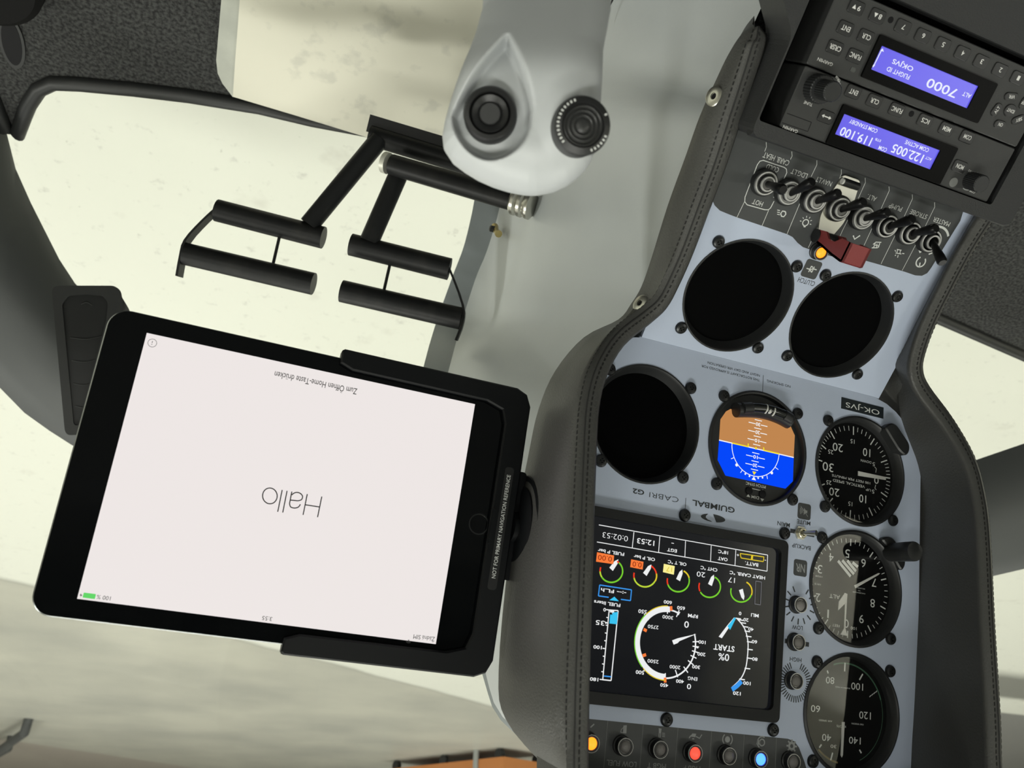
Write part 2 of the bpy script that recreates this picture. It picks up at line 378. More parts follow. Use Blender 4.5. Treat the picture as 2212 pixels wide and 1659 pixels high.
# orange ground trolley standing far out on the concrete, and a dark stand leg
ORANGE = mat('orange_paint', (0.62, 0.24, 0.07), 0.5)
def at_floor(p): v = atz(p, -CAM_Z); return v
def trolley():
    a, b = at_floor((858, 1643)), at_floor((960, 1631)); d = b - a; L = d.length; d.normalize(); e = Vector((-d.y, d.x, 0)); e = e if e.y > 0 else -e
    t = thing('ground_trolley', 'orange flatbed ground trolley on small dark wheels, far out on the grey hangar concrete', 'trolley', FW, a)
    P = lambda s, k, z: a + d * s + e * k + Vector((0, 0, z))
    m = MB(); z0, z1 = 95, 240; s0, s1 = -60, L + 1050
    q = [P(s0, -40, z0), P(s1, -40, z0), P(s1, 700, z0), P(s0, 700, z0)]; r = [v + Vector((0, 0, z1 - z0)) for v in q]
    m.add(q + r, [(3, 2, 1, 0), (4, 5, 6, 7), (0, 1, 5, 4), (1, 2, 6, 5), (2, 3, 7, 6), (3, 0, 4, 7)]); m.build('deck', ORANGE, t)
    for s_ in (0, L, L + 950):
        for k in (0, 620):
            MB().lathe(P(s_, k - 25, 60), [(60, 0), (60, 50)], 24, e).build('wheel', RUBBER, t)
            MB().box(-20, 20, -20, 20, 0, 50).build('wheel_fork', RUBBER, t).location = P(s_, k, 60) / 1000 - a / 1000
    MB().tube([P(L + 620, -60, 0), P(L + 620, -60, 900)], 32).build('upright_post', mat('pale_grey_paint', (0.36, 0.38, 0.37), 0.5), t)
trolley()
def stand():
    c = at_floor((-20, 1600)); t = thing('wheel_stand', 'dark splayed stand legs at the edge of view on the far concrete', 'stand', FW, c)
    f = at_floor((26, 1590)); k = at_floor((62, 1553)); g = at_floor((-90, 1600))
    for q in (f, k, g): MB().tube([c + Vector((0, 0, 230)), q + Vector((0, 0, 130)), q + Vector((0, 0, 0))], 45).build('leg', SILL, t)
    MB().tube([c + Vector((0, 0, 200)), c + Vector((0, 0, 700))], 40).build('post', SILL, t)
stand()

# ------------------------------------------------------------------ cabin shell: floor, frames, roof, canopy
FZ = -785.0
CARPET = mat('charcoal_carpet', (0.066, 0.068, 0.066), 0.95, spec=0.1, bump=('noise', 520, 0.9, 0.003), var=(260, (0.026, 0.026, 0.026), 0.38, 0.62))
edge_px = [(-90, 60), (-30, 170), (12, 276), (38, 286), (47, 241), (73, 191), (104, 170), (140, 170), (287, 184), (466, 212), (583, 235), (700, 256), (800, 278), (900, 305)]
tr_px = [(-60, 100), (-25, 190), (12, 280), (38, 290), (52, 250), (62, 226), (84, 193), (115, 179), (169, 181), (287, 192), (405, 206), (560, 231), (673, 258), (800, 282), (900, 310)]
re_ = [atz(p, FZ) for p in edge_px]
le_ = [atz(p, FZ) for p in [(1950, 640), (2045, 686), (2212, 760), (2420, 850)]]
out = [(v.x, v.y) for v in re_] + [(-260, 770), (-440, 770), (-640, 765)] + [(v.x, v.y) for v in le_] + [(-1500, -650), (560, -650), (560, 500)]
struct(MB().prism(out, FZ - 25, FZ).build('cabin_floor', CARPET, org=(-350, 300, FZ)))
def trim(name, pts, r, flat=1.0): return struct(MB().tube(pts, r, 12, True, flat).build(name, RUBBER, None, True, org=pts[len(pts) // 2]))
trim('trim_1', [atz(p, FZ + 2) for p in tr_px] + [Vector((-300, 775, FZ + 2))], 9)
trim('trim_2', [Vector((-560, 778, FZ + 2))] + [atz(p, FZ + 2) for p in [(1950, 654), (2041, 694), (2212, 769), (2420, 860)]], 9)

def skin(tpx, bpx, depth, bulge, thick, name, material, dts=None, rim=0):
    n = len(tpx); dd = depth if isinstance(depth, list) else [depth] * n
    T = [atd(p, d) for p, d in zip(tpx, dd)]; B = [atd(p, d + (dts or 0)) for p, d in zip(bpx, dd)]
    rails = []
    for k in range(9):
        t = k / 8; row = []
        for a, b in zip(T, B):
            q = a.lerp(b, t); q = q - q.normalized() * (bulge * math.sin(PI * t)); row.append(q)
        rails.append(row)
    back = [[q + q.normalized() * thick for q in r] for r in (rails[-1], rails[4], rails[0])]
    return struct(MB().loft(rails + back, True).build(name, material, None, True, org=T[n // 2], ang=60))
skin([(-420, -330), (-190, -40), (-100, 110), (-30, 210), (15, 290), (34, 365), (67, 439), (128, 560), (162, 612), (290, 740), (450, 880), (600, 950), (800, 1000), (990, 1040)],
     [(-560, 420), (-330, 640), (-220, 700), (-120, 755), (-60, 795), (0, 838), (53, 892), (106, 930), (156, 962), (300, 1015), (450, 1050), (600, 1080), (800, 1110), (990, 1120)],
     [880, 960, 985, 1010, 1030, 1045, 1055, 1065, 1070, 1075, 1060, 1010, 900, 775], 45, 30, 'trim_3', SILL)
skin([(1950, 1045), (2020, 1026), (2104, 995), (2212, 958), (2330, 915)], [(1950, 1292), (2040, 1272), (2143, 1245), (2212, 1229), (2330, 1200)], 1250, 40, 30, 'trim_4', SILL)
# roof, rear bulkhead and door posts around the pilot, which keep the hangar lamps off the panel
ROOFM = mat('cabin_lining', (0.42, 0.43, 0.43), 0.8)
struct(MB().box(-1150, 450, -700, -480, 430, 460).build('cabin_roof', ROOFM, org=(-350, -250, 430)))
struct(MB().box(-1150, 450, -720, -700, -785, 460).build('cabin_bulkhead', ROOFM, org=(-350, -710, -785)))
def pillar(name, X):                       # slanted door post
    m_ = MB(); q = [(-345, -130), (180, -130), (180, 430), (-215, 430)]
    a = [Vector((X - 15, y, z_)) for y, z_ in q]; b_ = [Vector((X + 15, y, z_)) for y, z_ in q]
    m_.add(a + b_, [(0, 1, 2, 3), (7, 6, 5, 4), (0, 1, 5, 4), (1, 2, 6, 5), (2, 3, 7, 6), (3, 0, 4, 7)])
    struct(m_.build(name, mat('dark_door_lining', (0.03, 0.03, 0.03), 0.8), org=(X, 0, 0)))
pillar('door_post', -1165)
struct(MB().box(-1180, -1150, -700, 180, -785, -125).build('door_1', mat('dark_door_lining', ()), org=(-1165, -300, -785)))
struct(MB().box(450, 480, -700, 180, -785, -420).build('door_2', ROOFM, org=(465, -300, -785)))

def canopy():
    c = Vector((-350, 150, -250)); R_ = Vector((1150, 1500, 900)); rails = []
    for i in range(25):
        th = math.radians(-2 + 92 * i / 24 * 1.0); row = []
        for k in range(41):
            ph = math.radians(2 + 176 * k / 40)
            row.append(c + Vector((R_.x * math.cos(ph) * math.sin(th + 0.12), R_.y * math.sin(ph) * math.sin(th + 0.12), R_.z * math.cos(th + 0.12))))
        rails.append(row)
    lo = []
    for i in range(1, 12):
        th = math.radians(90 + 55 * i / 11); row = []
        for k in range(41):
            ph = math.radians(2 + 176 * k / 40)
            row.append(c + Vector((R_.x * math.cos(ph) * math.sin(th + 0.12), R_.y * math.sin(ph) * math.sin(th + 0.12), R_.z * math.cos(th + 0.12))))
        lo.append(row)
    struct(MB().loft(rails + lo).build('window_1', CANOPY, None, True, org=(-350, 1600, -400), ang=180))
canopy()

# aluminium scuff plates on the carpet
ALU = mat('scuffed_aluminium', (0.56, 0.545, 0.455), 0.5, 0.25, var=(38, (0.47, 0.46, 0.39), 0.57, 0.68), bump=('noise', 90, 0.08, 0.001))
ALU2 = mat('worn_aluminium_edge', (0.40, 0.41, 0.36), 0.55, 0.25, var=(20, (0.33, 0.34, 0.30), 0.4, 0.65))
def scuff(px_main, px_edge, label):
    pm = [atz(p, FZ + 15) for p in px_main]; c = sum(pm, Vector()) / len(pm); c.z = FZ
    t = thing('scuff_plate', label, 'floor plate', FW, c)
    MB().prism([(v.x, v.y) for v in pm], FZ + 12, FZ + 15).build('plate', ALU, t)
    if px_edge: MB().prism([(v.x, v.y) for v in [atz(p, FZ + 12) for p in px_edge]], FZ + 8, FZ + 12).build('bent_edge', ALU2, t)
    return t
scuff([(522, -60), (515, 40), (508, 130), (503, 209), (640, 250), (787, 295), (900, 330), (1080, 380), (1250, 250), (1330, -60)],
      [(487, -60), (478, 0), (472, 70), (467, 130), (470, 158), (480, 180), (503, 210), (509, 130), (516, 40), (523, -60)],
      'beige aluminium scuff plate on the carpet under the pilot pedals')
scuff([(2137, 481), (2180, 395), (2212, 356), (2330, 240), (2420, 300), (2212, 406)], None, 'small beige scuff plate corner in the far footwell beyond the console')

# ------------------------------------------------------------------ leather hood round the panels
IN = [((1643, 56), 4, F2), ((1658, 76), 7, F2), ((1655, 105), 8, F2), ((1638, 160), 9, F2), ((1605, 260), 10, F2), ((1572, 360), 10, F2), ((1536, 455), 11, F2), ((1500, 550), 13, F2), ((1468, 622), 16, F2), ((1442, 668), 20, F2),
      ((1405, 702), 26, F2), ((1350, 748), 35, F1), ((1315, 810), 42, F1), ((1298, 880), 46, F1), ((1292, 980), 50, F1), ((1285, 1200), 55, F1), ((1278, 1450), 61, F1), ((1276, 1560), 63, F1), ((1275, 1659), 66, F1), ((1278, 1740), 68, F1)]
OUT = [((1627, 57), -1, F2), ((1600, 76), -7, F2), ((1572, 120), -12, F2), ((1548, 170), -12, F2), ((1512, 250), -12, F2), ((1480, 340), -13, F2), ((1442, 445), -14, F2), ((1408, 555), -16, F2), ((1386, 618), -18, F2), ((1364, 655), -18, F2),
       ((1336, 690), -18, F2), ((1262, 728), -15, F1), ((1200, 800), -15, F1), ((1163, 885), -15, F1), ((1140, 990), -15, F1), ((1100, 1200), -15, F1), ((1077, 1450), -15, F1), ((1093, 1555), -13, F1), ((1180, 1659), -8, F1), ((1262, 1740), 0, F1)]
def wpt(p, h, f): return f.w(f.px(p, h))
hin = [wpt(*a) for a in IN]; hout = [wpt(*a) for a in OUT]
fr = [a[2] for a in IN]
def mirror(P): return Vector((2 * CX - P.x, P.y, P.z))
def rails_right():
    n = len(hin); R_ = {k: [] for k in ('base', 'wall', 'lip0', 'lip1', 'lip2', 'rim', 'b1', 'b2', 'b3', 'out', 'back', 'back2')}
    for i in range(n):
        f = fr[i]; z = F2.z.lerp(F1.z, max(0.0, min(1.0, (i - 6.5) / 6.0))).normalized(); a, o = hin[i], hout[i]
        la = f.loc(a); plate_w = (104 if f is F2 else 146)
        if f is F1: plate_w = min(146, max(la.x + 1, 102))
        R_['base'].append(f.w((max(plate_w, la.x + 2), la.y, -3)))
        tan = (hin[min(i + 1, n - 1)] - hin[max(i - 1, 0)]).normalized(); dirv = tan.cross(z).normalized(); dirv = dirv if dirv.dot(o - a) > 0 or i > 6 and dirv.x > 0 else -dirv
        wlip = (5.0, 10.5)[i] if i < 2 else 13.0
        R_['wall'].append(a + dirv * 1.2 - z * 5); R_['lip0'].append(a + dirv * 0.2 - z * 1.5); R_['lip1'].append(a + dirv * 2.2 + z * 0.4); R_['lip2'].append(a + dirv * (wlip - 3) + z * 0.2)
        r = a + dirv * wlip - z * 1.2; R_['rim'].append(r)
        d = o - r; hh = -d.dot(z); side = d + z * hh
        for k, (s_, t_) in (('b1', (0.42, 0.10)), ('b2', (0.75, 0.32)), ('b3', (0.94, 0.65))): R_[k].append(r + side * s_ - z * (hh * t_))
        R_['out'].append(o); R_['back'].append(o - dirv * 5 - z * (12 if f is F1 else 8)); R_['back2'].append(o - dirv * (26 if f is F1 else 9) - z * (22 if f is F1 else 15))
    return R_
HR = rails_right()
KEYS = ['base', 'wall', 'lip0', 'lip1', 'lip2', 'rim', 'b1', 'b2', 'b3', 'out', 'back', 'back2']
def subdiv(r, m_=4):                        # Catmull-Rom along the rail
    o = []
    for i in range(len(r) - 1):
        p0, p1, p2, p3 = r[max(i - 1, 0)], r[i], r[i + 1], r[min(i + 2, len(r) - 1)]
        for k in range(m_):
            t = k / m_; o.append(0.5 * ((2 * p1) + (p2 - p0) * t + (2 * p0 - 5 * p1 + 4 * p2 - p3) * t * t + (3 * p1 - p0 - 3 * p2 + p3) * t ** 3))
    return o + [r[-1]]
RAIL = {}
for k in KEYS:
    r = subdiv(HR[k]); top = [r[-1].lerp(mirror(r[-1]), t) + F1.y * (18 * math.sin(PI * t)) for t in (.15, .3, .5, .7, .85)]
    RAIL[k] = r + top + [mirror(q) for q in r[::-1]]
hood = thing('glareshield_hood', 'dark grey leather hood with black stitching wrapped round the instrument panel', 'panel cover', FW, F1.w((0, 60, 0)))
mb = MB(); mb.loft([RAIL[k] for k in KEYS])
N_ = len(RAIL['base'])
for e in (0, N_ - 1):                        # close the two lower ends
    mb.add([RAIL[k][e] for k in KEYS], [tuple(range(len(KEYS)))])
mb.build('leather_cover', LEATHER, hood, True, ang=75)
def stitches(rail_a, rail_b, t, w, step, length, mbx, up):
    pts = [a.lerp(b, t) for a, b in zip(RAIL[rail_a], RAIL[rail_b])]; acc = 0.0
    for i in range(len(pts) - 1):
        a, b = pts[i], pts[i + 1]; L = (b - a).length; s = (step - acc) if acc else 0.0
        nrm = (RAIL[rail_b][i] - RAIL[rail_a][i]).cross(b - a).normalized()
        if nrm.dot(F1.z) < 0: nrm = -nrm
        d = (b - a).normalized(); e = d.cross(nrm)
        while s < L:
            c = a + d * s + nrm * up; h = length / 2
            q = [c - d * h - e * w, c + d * h * .8 - e * w, c + d * h + e * w, c - d * h * .8 + e * w]
            mbx.add([v - nrm * 0.4 for v in q] + [v + nrm * 0.25 for v in q], [(3, 2, 1, 0), (4, 5, 6, 7), (0, 1, 5, 4), (1, 2, 6, 5), (2, 3, 7, 6), (3, 0, 4, 7)])
            s += step
        acc = (acc + L) % step
ms = MB(); stitches('lip1', 'lip2', 0.55, 0.38, 3.6, 2.4, ms, 0.1); stitches('rim', 'b1', 0.10, 0.38, 3.6, 2.4, ms, 0.1)
tag(ms.build('stitching', THREAD, hood), kind='stuff')
mseam = MB()
for sgn in (0,): mseam.tube([a.lerp(b, 0.92) for a, b in zip(RAIL['lip1'], RAIL['lip2'])], 0.55, 6)
mseam.build('seam_piping', mat('seam_dark', (0.02, 0.02, 0.02), 0.7), hood, True)
def stud(p, i):
    a, b = min(((RAIL['b1'][k], RAIL['b2'][k]) for k in range(len(RAIL['b1']) // 2)), key=lambda q: (q[0].lerp(q[1], .3) / 1 - ray(p) * (q[0].dot(AF))).length)
    k = min(range(len(RAIL['b1']) // 2), key=lambda k: (RAIL['b1'][k] - ray(p) * RAIL['b1'][k].dot(AF)).length)
    best = None
    for ra, rb in (('rim', 'b1'), ('b1', 'b2'), ('b2', 'b3')):
        for kk in range(len(RAIL['b1']) // 2):
            for t in (0, .25, .5, .75):
                q = RAIL[ra][kk].lerp(RAIL[rb][kk], t); d = (q - ray(p) * q.dot(AF)).length
                if best is None or d < best[0]:
                    nr = (RAIL[rb][kk] - RAIL[ra][kk]).cross(RAIL[ra][kk + 1] - RAIL[ra][kk]).normalized(); nr = nr if nr.dot(q) < 0 else -nr; best = (d, q, nr)
    q, nr = best[1], (best[2] - best[1].normalized() * .5).normalized(); q = q + nr * 0.8
    MB().lathe(q - nr * 1, [(6.2, 0), (6.2, 1.6), (5.4, 2.2), (2.1, 2.2), (2.1, 1.2), (0, 1.2)], 30, nr).build('metal_stud', STEEL, hood, True)
    mb = MB(); mb.lathe(q - nr * 1, [(1.9, 1.3), (1.9, 1.35)], 16, nr); mb.build('stud_socket', BLACKM, hood.children[-1] if False else [c for c in hood.children if c.name.startswith('metal_stud')][i])
stud((1540, 218), 0); stud((1377, 655), 1)

# ------------------------------------------------------------------ grey console side (fairing) below and behind the hood
n = len(HR['back'])
h0 = F2.loc(HR['back2'][0]); HB = [h0] + HR['back2']; hd_ = (HB[5] - HB[7]) * .5
for k_, q_ in ((4, .5), (3, 1.0), (2, 1.6), (1, 2.2), (0, 6.5)): HB[k_] = HB[5] + hd_ * q_ + Vector((-8 - 3.0 * q_, 0, 0)) - F2.z * 6
Bpx = [((1190, -190), None), ((1180, -90), None), ((1170, -30), None), ((1150, 60), None), ((1135, 140), None), ((1120, 220), None), ((1100, 330), None), ((1085, 440), None), ((1056, 540), None), ((1035, 590), None), ((1018, 640), None),
       ((1000, 700), None), ((978, 780), 850), ((962, 850), 810), ((958, 930), 780), ((965, 1020), 755), ((990, 1200), 730), ((1046, 1440), 705), ((1086, 1548), 690), ((1215, 1655), 670), ((1310, 1740), 660)]
Cpx = [(1065, -180), (1060, -90), (1055, -30), (1050, 60), (1048, 140), (1045, 220), (1035, 330), (1026, 425), (1004, 525), (982, 585), (962, 640), (941, 700), (918, 780), (905, 850), (905, 930), (925, 1020), (965, 1200), (1040, 1450), (1082, 1556), (1212, 1662), (1306, 1748)]
Bp = [atx(p, -228) if d is None else atd(p, d) for p, d in Bpx]
for i, P in enumerate(Bp):
    if P.z < FZ or i < 4: Bp[i] = Vector((-228, (250, 400, 450, 500, 545, 580)[min(i, 5)], FZ))
Cp = [atd(p, b.dot(AF) + 28) for p, b in zip(Cpx, Bp)]
for i, P in enumerate(Cp):
    if P.z < FZ + 1: Cp[i] = atz(Cpx[i], FZ + 1)
ped = thing('console_fairing', 'smooth light grey fairing forming the side of the centre console', 'console', FW, (CX, 520, FZ))
rails = [subdiv([a.lerp(b, t) + Vector((5 * math.sin(PI * t), 0, 0)) for a, b in zip(HB, Bp)], 3) for t in (.0, .12, .3, .5, .7, .86, .95)]
rails += [subdiv([b.lerp(c, 0.06) for b, c in zip(Bp, Cp)], 3)]
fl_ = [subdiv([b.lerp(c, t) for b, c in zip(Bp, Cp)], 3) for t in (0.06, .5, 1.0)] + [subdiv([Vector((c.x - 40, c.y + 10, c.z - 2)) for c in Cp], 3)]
FLM = mat('blue_grey_edge', (0.20, 0.225, 0.235), 0.45)  # edge strip coloured darker and bluer than the side skin
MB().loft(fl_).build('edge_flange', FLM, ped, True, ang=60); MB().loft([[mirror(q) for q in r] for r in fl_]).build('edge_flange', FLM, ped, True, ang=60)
MB().loft(rails).build('side_skin', GREY, ped, True, ang=60)
ml = MB(); ml.loft([[mirror(q) for q in r] for r in rails]); ml.build('side_skin', GREY, ped, True, ang=60)
mb = MB(); mb.loft([fl_[-1], [mirror(q) for q in fl_[-1]]]); mb.build('front_skin', GREY, ped)
gp = [atx(p, -226) + Vector((4, 0, 0)) for p in [(1345, -40), (1334, 0), (1322, 22), (1312, 45), (1304, 70)]]
MB().tube(subdiv(gp), 0.8, 6).build('panel_gap', THREAD, ped)
bl = atx((1072, 500), -221)
cl = thing('brass_clip', 'small brass clip on the grey console side behind the pedals', 'clip', FW, bl)
MB().tube([bl + Vector((0, -8, 10)), bl, bl + Vector((0, 6, -12))], [4, 3, 4], 10).build('clip_body', mat('brass', (0.55, 0.45, 0.2), 0.35, 0.9), cl, True)
MB().lathe(bl + Vector((0, 3, -5)), [(3.5, 0), (3.5, 6), (2, 7)], 16, (1, 0, 0)).build('clip_pin', BLACK, cl, True)

# ------------------------------------------------------------------ instrument panel plates
Q1 = crop(1440, 480, 3.6867); Q2 = crop(1280, 720, 4.148); Q3 = crop(1660, 840, 4.1475); Q4 = crop(1660, 1080, 4.1475); Q5 = crop(1660, 1360, 5.53)
Q6 = crop(1270, 1100, 3.607); Q7 = crop(1240, 1500, 4.0963); Q8 = crop(1280, 1060, 5.027); R5 = crop(1660, 0, 4.007); S6 = crop(1480, 280, 3.5)
ID = lambda x, y: (x, y)
def cen(frame, pts): q = [frame.px(p, 1) for p in pts]; return sum((Vector((a.x, a.y)) for a in q), Vector((0, 0))) / len(q)
def cen4(frame, ps):                        # centre of a square of four screws, some hidden: dict corner -> photo point
    k = {0: (1, -1), 1: (-1, -1), 2: (1, 1), 3: (-1, 1)}; acc = Vector((0, 0))   # photo UL.. : see SQ
    for i, p in ps.items(): l = frame.px(p, 1); acc += Vector((l.x - k[i][0] * 31.43, l.y - k[i][1] * 31.43))
    return acc / len(ps)
# screws by corner in the readable view: 0 lower right .. keys: (right?, up?)
AI_ = {2: (1565, 855), 3: (1724, 893), 0: (1549, 1045), 1: (1713, 1079)}     # photo
def sqc(frame, br=None, bl_=None, tr=None, tl=None):
    acc = Vector((0, 0)); n_ = 0
    for p, sx, sy in ((br, 1, -1), (bl_, -1, -1), (tr, 1, 1), (tl, -1, 1)):
        if p: l = frame.px(p, 1); acc += Vector((l.x - sx * 31.43, l.y - sy * 31.43)); n_ += 1
    return acc / n_
cAI = sqc(F1, (1565, 855), (1724, 893), (1549, 1045), (1713, 1079))
cBL = sqc(F1, (1318, 797), (1493, 838), (1299, 995), (1476, 1031))
cVS = sqc(F1, (1790, 908), None, (1783, 1094), (1930, 1124))
cAL = sqc(F1, (1778, 1161), None, (1769, 1357), (1925, 1380))
cAS = sqc(F1, (1766, 1430), (1924, 1450), (1757, 1645), None)
cLL = sqc(F2, (1553, 523), (1722, 576), (1472, 709), (1638, 752))
cLR = sqc(F2, (1784, 595), (1939, 641), (1701, 769), (1853, 809))
KINK = F1.px((1640, 795), 0).y             # level of the fold between the two plates
K2 = F2.px((1640, 795), 0).y
pan = thing('instrument_panel', 'pale grey two-part instrument panel plate in the middle of the console', 'instrument panel', F1, (0, 0, 0))
hc_ = [(102, 0), (112, 2.5), (121, 7), (129, 13), (136, 21), (141, 30), (144.5, 39), (146, 47), (146, 150 - KINK), (134, 196 - KINK), (118, 214 - KINK)]
up_out = [(x, KINK + y) for x, y in hc_] + [(-112, 226), (-136, 218), (-146, 206)] + [(-x, KINK + y) for x, y in hc_[:-3][::-1]]
HR_ = 40.6
plate('upper_plate', up_out, [circ(c, HR_) for c in (cBL, cAI, cVS, cAL, cAS)], -3.0, 0.0, PANEL, pan)
pl2 = bpy.data.objects.new('lower_plate', None)
low = thing('switch_panel', 'pale grey sloping lower plate with two black covers and the charcoal switch strip', 'panel', F2, (0, 0, 0))
plate('lower_plate', [(-104, -130), (101, -130), (101, K2), (-104, K2)], [circ(cLL, HR_), circ(cLR, HR_)], -3.0, 0.0, PANEL, low)
MB().tube([Vector((-102, KINK, -1.5)), Vector((102, KINK, -1.5))], 1.6, 12).build('folded_edge', PANEL, pan, True)
def dish(parent, frame, c, mat_=BLACKM):
    MB().lathe((*c, 0), [(HR_ - 4, -9.2), (HR_ - 4.3, -8.0), (0, -8.0)], 64).build('blanking_cover', mat_, parent, True)
    MB().lathe((*c, 0), [(HR_ + .2, -10), (HR_ + .2, 0.5), (HR_ - .9, 0.6), (HR_ - 2.2, -1.0), (HR_ - 4.5, -8.2), (HR_ - 6, -10)], 64).build('cover_rim', BLACK, parent, True)
bpy.data.objects.remove(pl2)
COVER = mat('black_cover', (0.0010, 0.0011, 0.0013), 0.6, spec=0.04)
for c in (cBL,): dish(pan, F1, c, COVER)
for c in (cLL, cLR): dish(low, F2, c, COVER)
for p in [(1318, 797), (1493, 838), (1299, 995), (1476, 1031), (1480, 1113), (1441, 1555), (1671, 1577), (1696, 1152), (1777, 1161)]: screw(pan, F1, p)
for p in [(1553, 523), (1722, 576), (1472, 709), (1638, 752), (1784, 595), (1939, 641), (1701, 769), (1853, 809)]: screw(low, F2, p)

# lettering printed on the upper plate
s = Sheet(F1, Q2, 0.0, 0.12)
s.text('GUIMBAL', 1085, 1552, 385, 52, 0.022); s.text('CABRI', 640, 1470, 265, 46, -0.012); s.text('G2', 411, 1420, 105, 46, 0.025)
s.line(835, 1475, 829, 1590, 0.35)
s.text('NO SMOKING', 1668, 452, 213, 22); s.text('THIS ROTORCRAFT IS APPROVED FOR', 1240, 357, 530, 22); s.text('NIGHT AND DAY VFR OPERATION', 1267, 322, 476, 22); s.line(1530, 375, 1522, 540, 0.35)
l = Sheet(F1, Q8, 0.0, 0.12).to(s.m)       # oval mark, two dark halves
def oval(t0, t1, n=24): return [(1308 + 134 * math.cos(t) * math.cos(.17) - 42 * math.sin(t) * math.sin(.17), 298 + 134 * math.cos(t) * math.sin(.17) + 42 * math.sin(t) * math.cos(.17)) for t in [t0 + (t1 - t0) * k / n for k in range(n + 1)]]
l.poly(oval(-1.62, 1.25)); o_ = oval(1.62, 4.25); l.poly(o_ + [(1232, 272), (1228, 290), (1250, 312), (1290, 330)])
l = Sheet(F1, Q3, 0.0, 0.12).to(s.m); l.text('MUTE', 315, 1197, 120, 36, 0.005); l.text('MAIN', 135, 1213, 112, 38, 0.005); l.text('BACKUP', 295, 1415, 168, 38, 0.005)
l.path([(195, 1270), (410, 1312)], 2.9)
l = Sheet(F1, Q4, 0.0, 0.12).to(s.m); l.text('LOW', 258, 1143, 96, 38, 0.005); l.text('HIGH', 243, 1430, 105, 38, 0.005); l.path([(145, 1262), (362, 1296)], 3.0)
kn = F1.px(Q4(277, 940), 0)
for a in range(-62, 245, 25): tick(s.m, kn, math.radians(a), 9.2, 13.2, 0.9, 0.12)
kn2 = F1.px(Q5(320, 625), 0)
for a in range(-66, 250, 9): tick(s.m, kn2, math.radians(a), 9.0, 13.2, 0.75, 0.12)
s.m.build('dark_lettering', INK, pan)
b = MB()
def badge(mb, c, r, z=0.1): mb.prism(rrect(c[0] - r, c[0] + r, c[1] - r, c[1] + r, r * .32, 5), 0.02, z)
cM = F1.px(Q3(320, 1098), 0); cN = F1.px(Q3(285, 1605), 0)
badge(b, cM, 5.6); badge(b, cN, 5.6); b.build('dark_badges', ZONE, pan)
w = MB(); w.flat = True; put_text(w, 'NR', cN, 7.8, 5.6, 0.15, 0, 0.015)
def spk(mb, c, k):                          # loudspeaker sign with a stroke through it
    P = lambda x, y: (c[0] + x * k, c[1] + y * k, 0.15)
    mb.add([P(-1.9, -.7), P(-1.9, .7), P(-.9, .7), P(.3, 1.9), P(.3, -1.9), P(-.9, -.7)], [(0, 1, 2, 3, 4, 5)])
    for r in (1.1, 1.9, 2.7): arc(mb, P(0, 0), r * k, -.7, .7, .35 * k, 0.15)
    seg(mb, P(-2.4, 2.4), P(2.4, -2.4), .3 * k, 0.16)
spk(w, cM, 1.35)
# annunciator strip along the top
az = Sheet(F1, Q7, 0.0, 0.06)
az.poly([(40, 204), (140, 217), (1890, 392), (1950, 415), (1990, 470), (2040, 600), (2075, 720), (2060, 740), (40, 700)]); az.m.build('annunciator_strip', ZONE, pan)
a2 = Sheet(F1, Q7, 0.0, 0.14).to(w)
for x0, y0, x1, y1 in ((298, 232, 262, 651), (612, 262, 580, 651), (920, 292, 890, 651), (1217, 322, 1195, 651), (1505, 350, 1490, 651), (1790, 380, 1780, 651)): a2.line(x0, y0, x1, y1, 0.15)
a2.text('LOW FUEL', 420, 612, 265, 50); a2.text('MGB T', 730, 632, 165, 48); a2.text('MGB P', 1040, 655, 150, 48)
a2.poly([(436, 275), (466, 272), (462, 345), (432, 343)]); a2.path([(436, 292), (418, 310), (412, 335), (430, 338)], .45)
a2.poly([(748, 298), (774, 303), (768, 345), (750, 342)]); a2.path([(752, 340), (750, 378), (762, 380), (766, 345)], .5)
for y in (342, 356, 370): a2.line(778, y, 804, y + 3, .35)
a2.poly([(1045, 345), (1080, 348), (1072, 378), (1030, 372)]); a2.path([(1018, 385), (1035, 362)], .7); a2.path([(1078, 372), (1110, 388), (1130, 355)], .6); a2.line(1045, 392, 1062, 394, .6)
a2.disc(1357, 398, 1.9); a2.ring(1357, 398, 3.6, .7, 130, 230); a2.ring(1357, 398, 3.6, .7, -50, 50)
a2.ring(1662, 425, 2.0, .8); a2.poly([(1620, 400), (1645, 405), (1640, 445), (1610, 440)]); a2.ring(1662, 425, 3.6, .8, -120, 60)
gc = a2.p(1925, 457); arc(w, gc, 2.0, 0, 2 * PI, 1.5, 0.14)
for k in range(8): tick(w, gc, k * PI / 4, 2.4, 4.2, 1.1, 0.14)
a2.line(145, 292, 178, 262, .8)
w.build('white_lettering', GREYINK, pan)
pm = MB(); q = [F1.px(Q3(*a), 0) for a in ((655, 75), (1030, 168), (1025, 270), (650, 172))]
x0, x1 = min(a.x for a in q), max(a.x for a in q); y0, y1 = (q[0].y + q[1].y) / 2, (q[2].y + q[3].y) / 2
pm.box(x0, x1, min(y0, y1), max(y0, y1), 0.02, 0.25)
pc = thing('registration_placard', 'black registration placard with white letters OK-JVS beside the vertical speed dial', 'placard', F1, ((x0 + x1) / 2, (y0 + y1) / 2, 0))
pm.build('plate', mat('placard_black', (0.012, 0.018, 0.022), 0.4), pc)
tm = MB(); tm.flat = True; put_text(tm, 'OK-JVS', ((x0 + x1) / 2, (y0 + y1) / 2), (x1 - x0) * .80, abs(y1 - y0) * .58, 0.3); tm.build('white_letters', WHITE, pc)

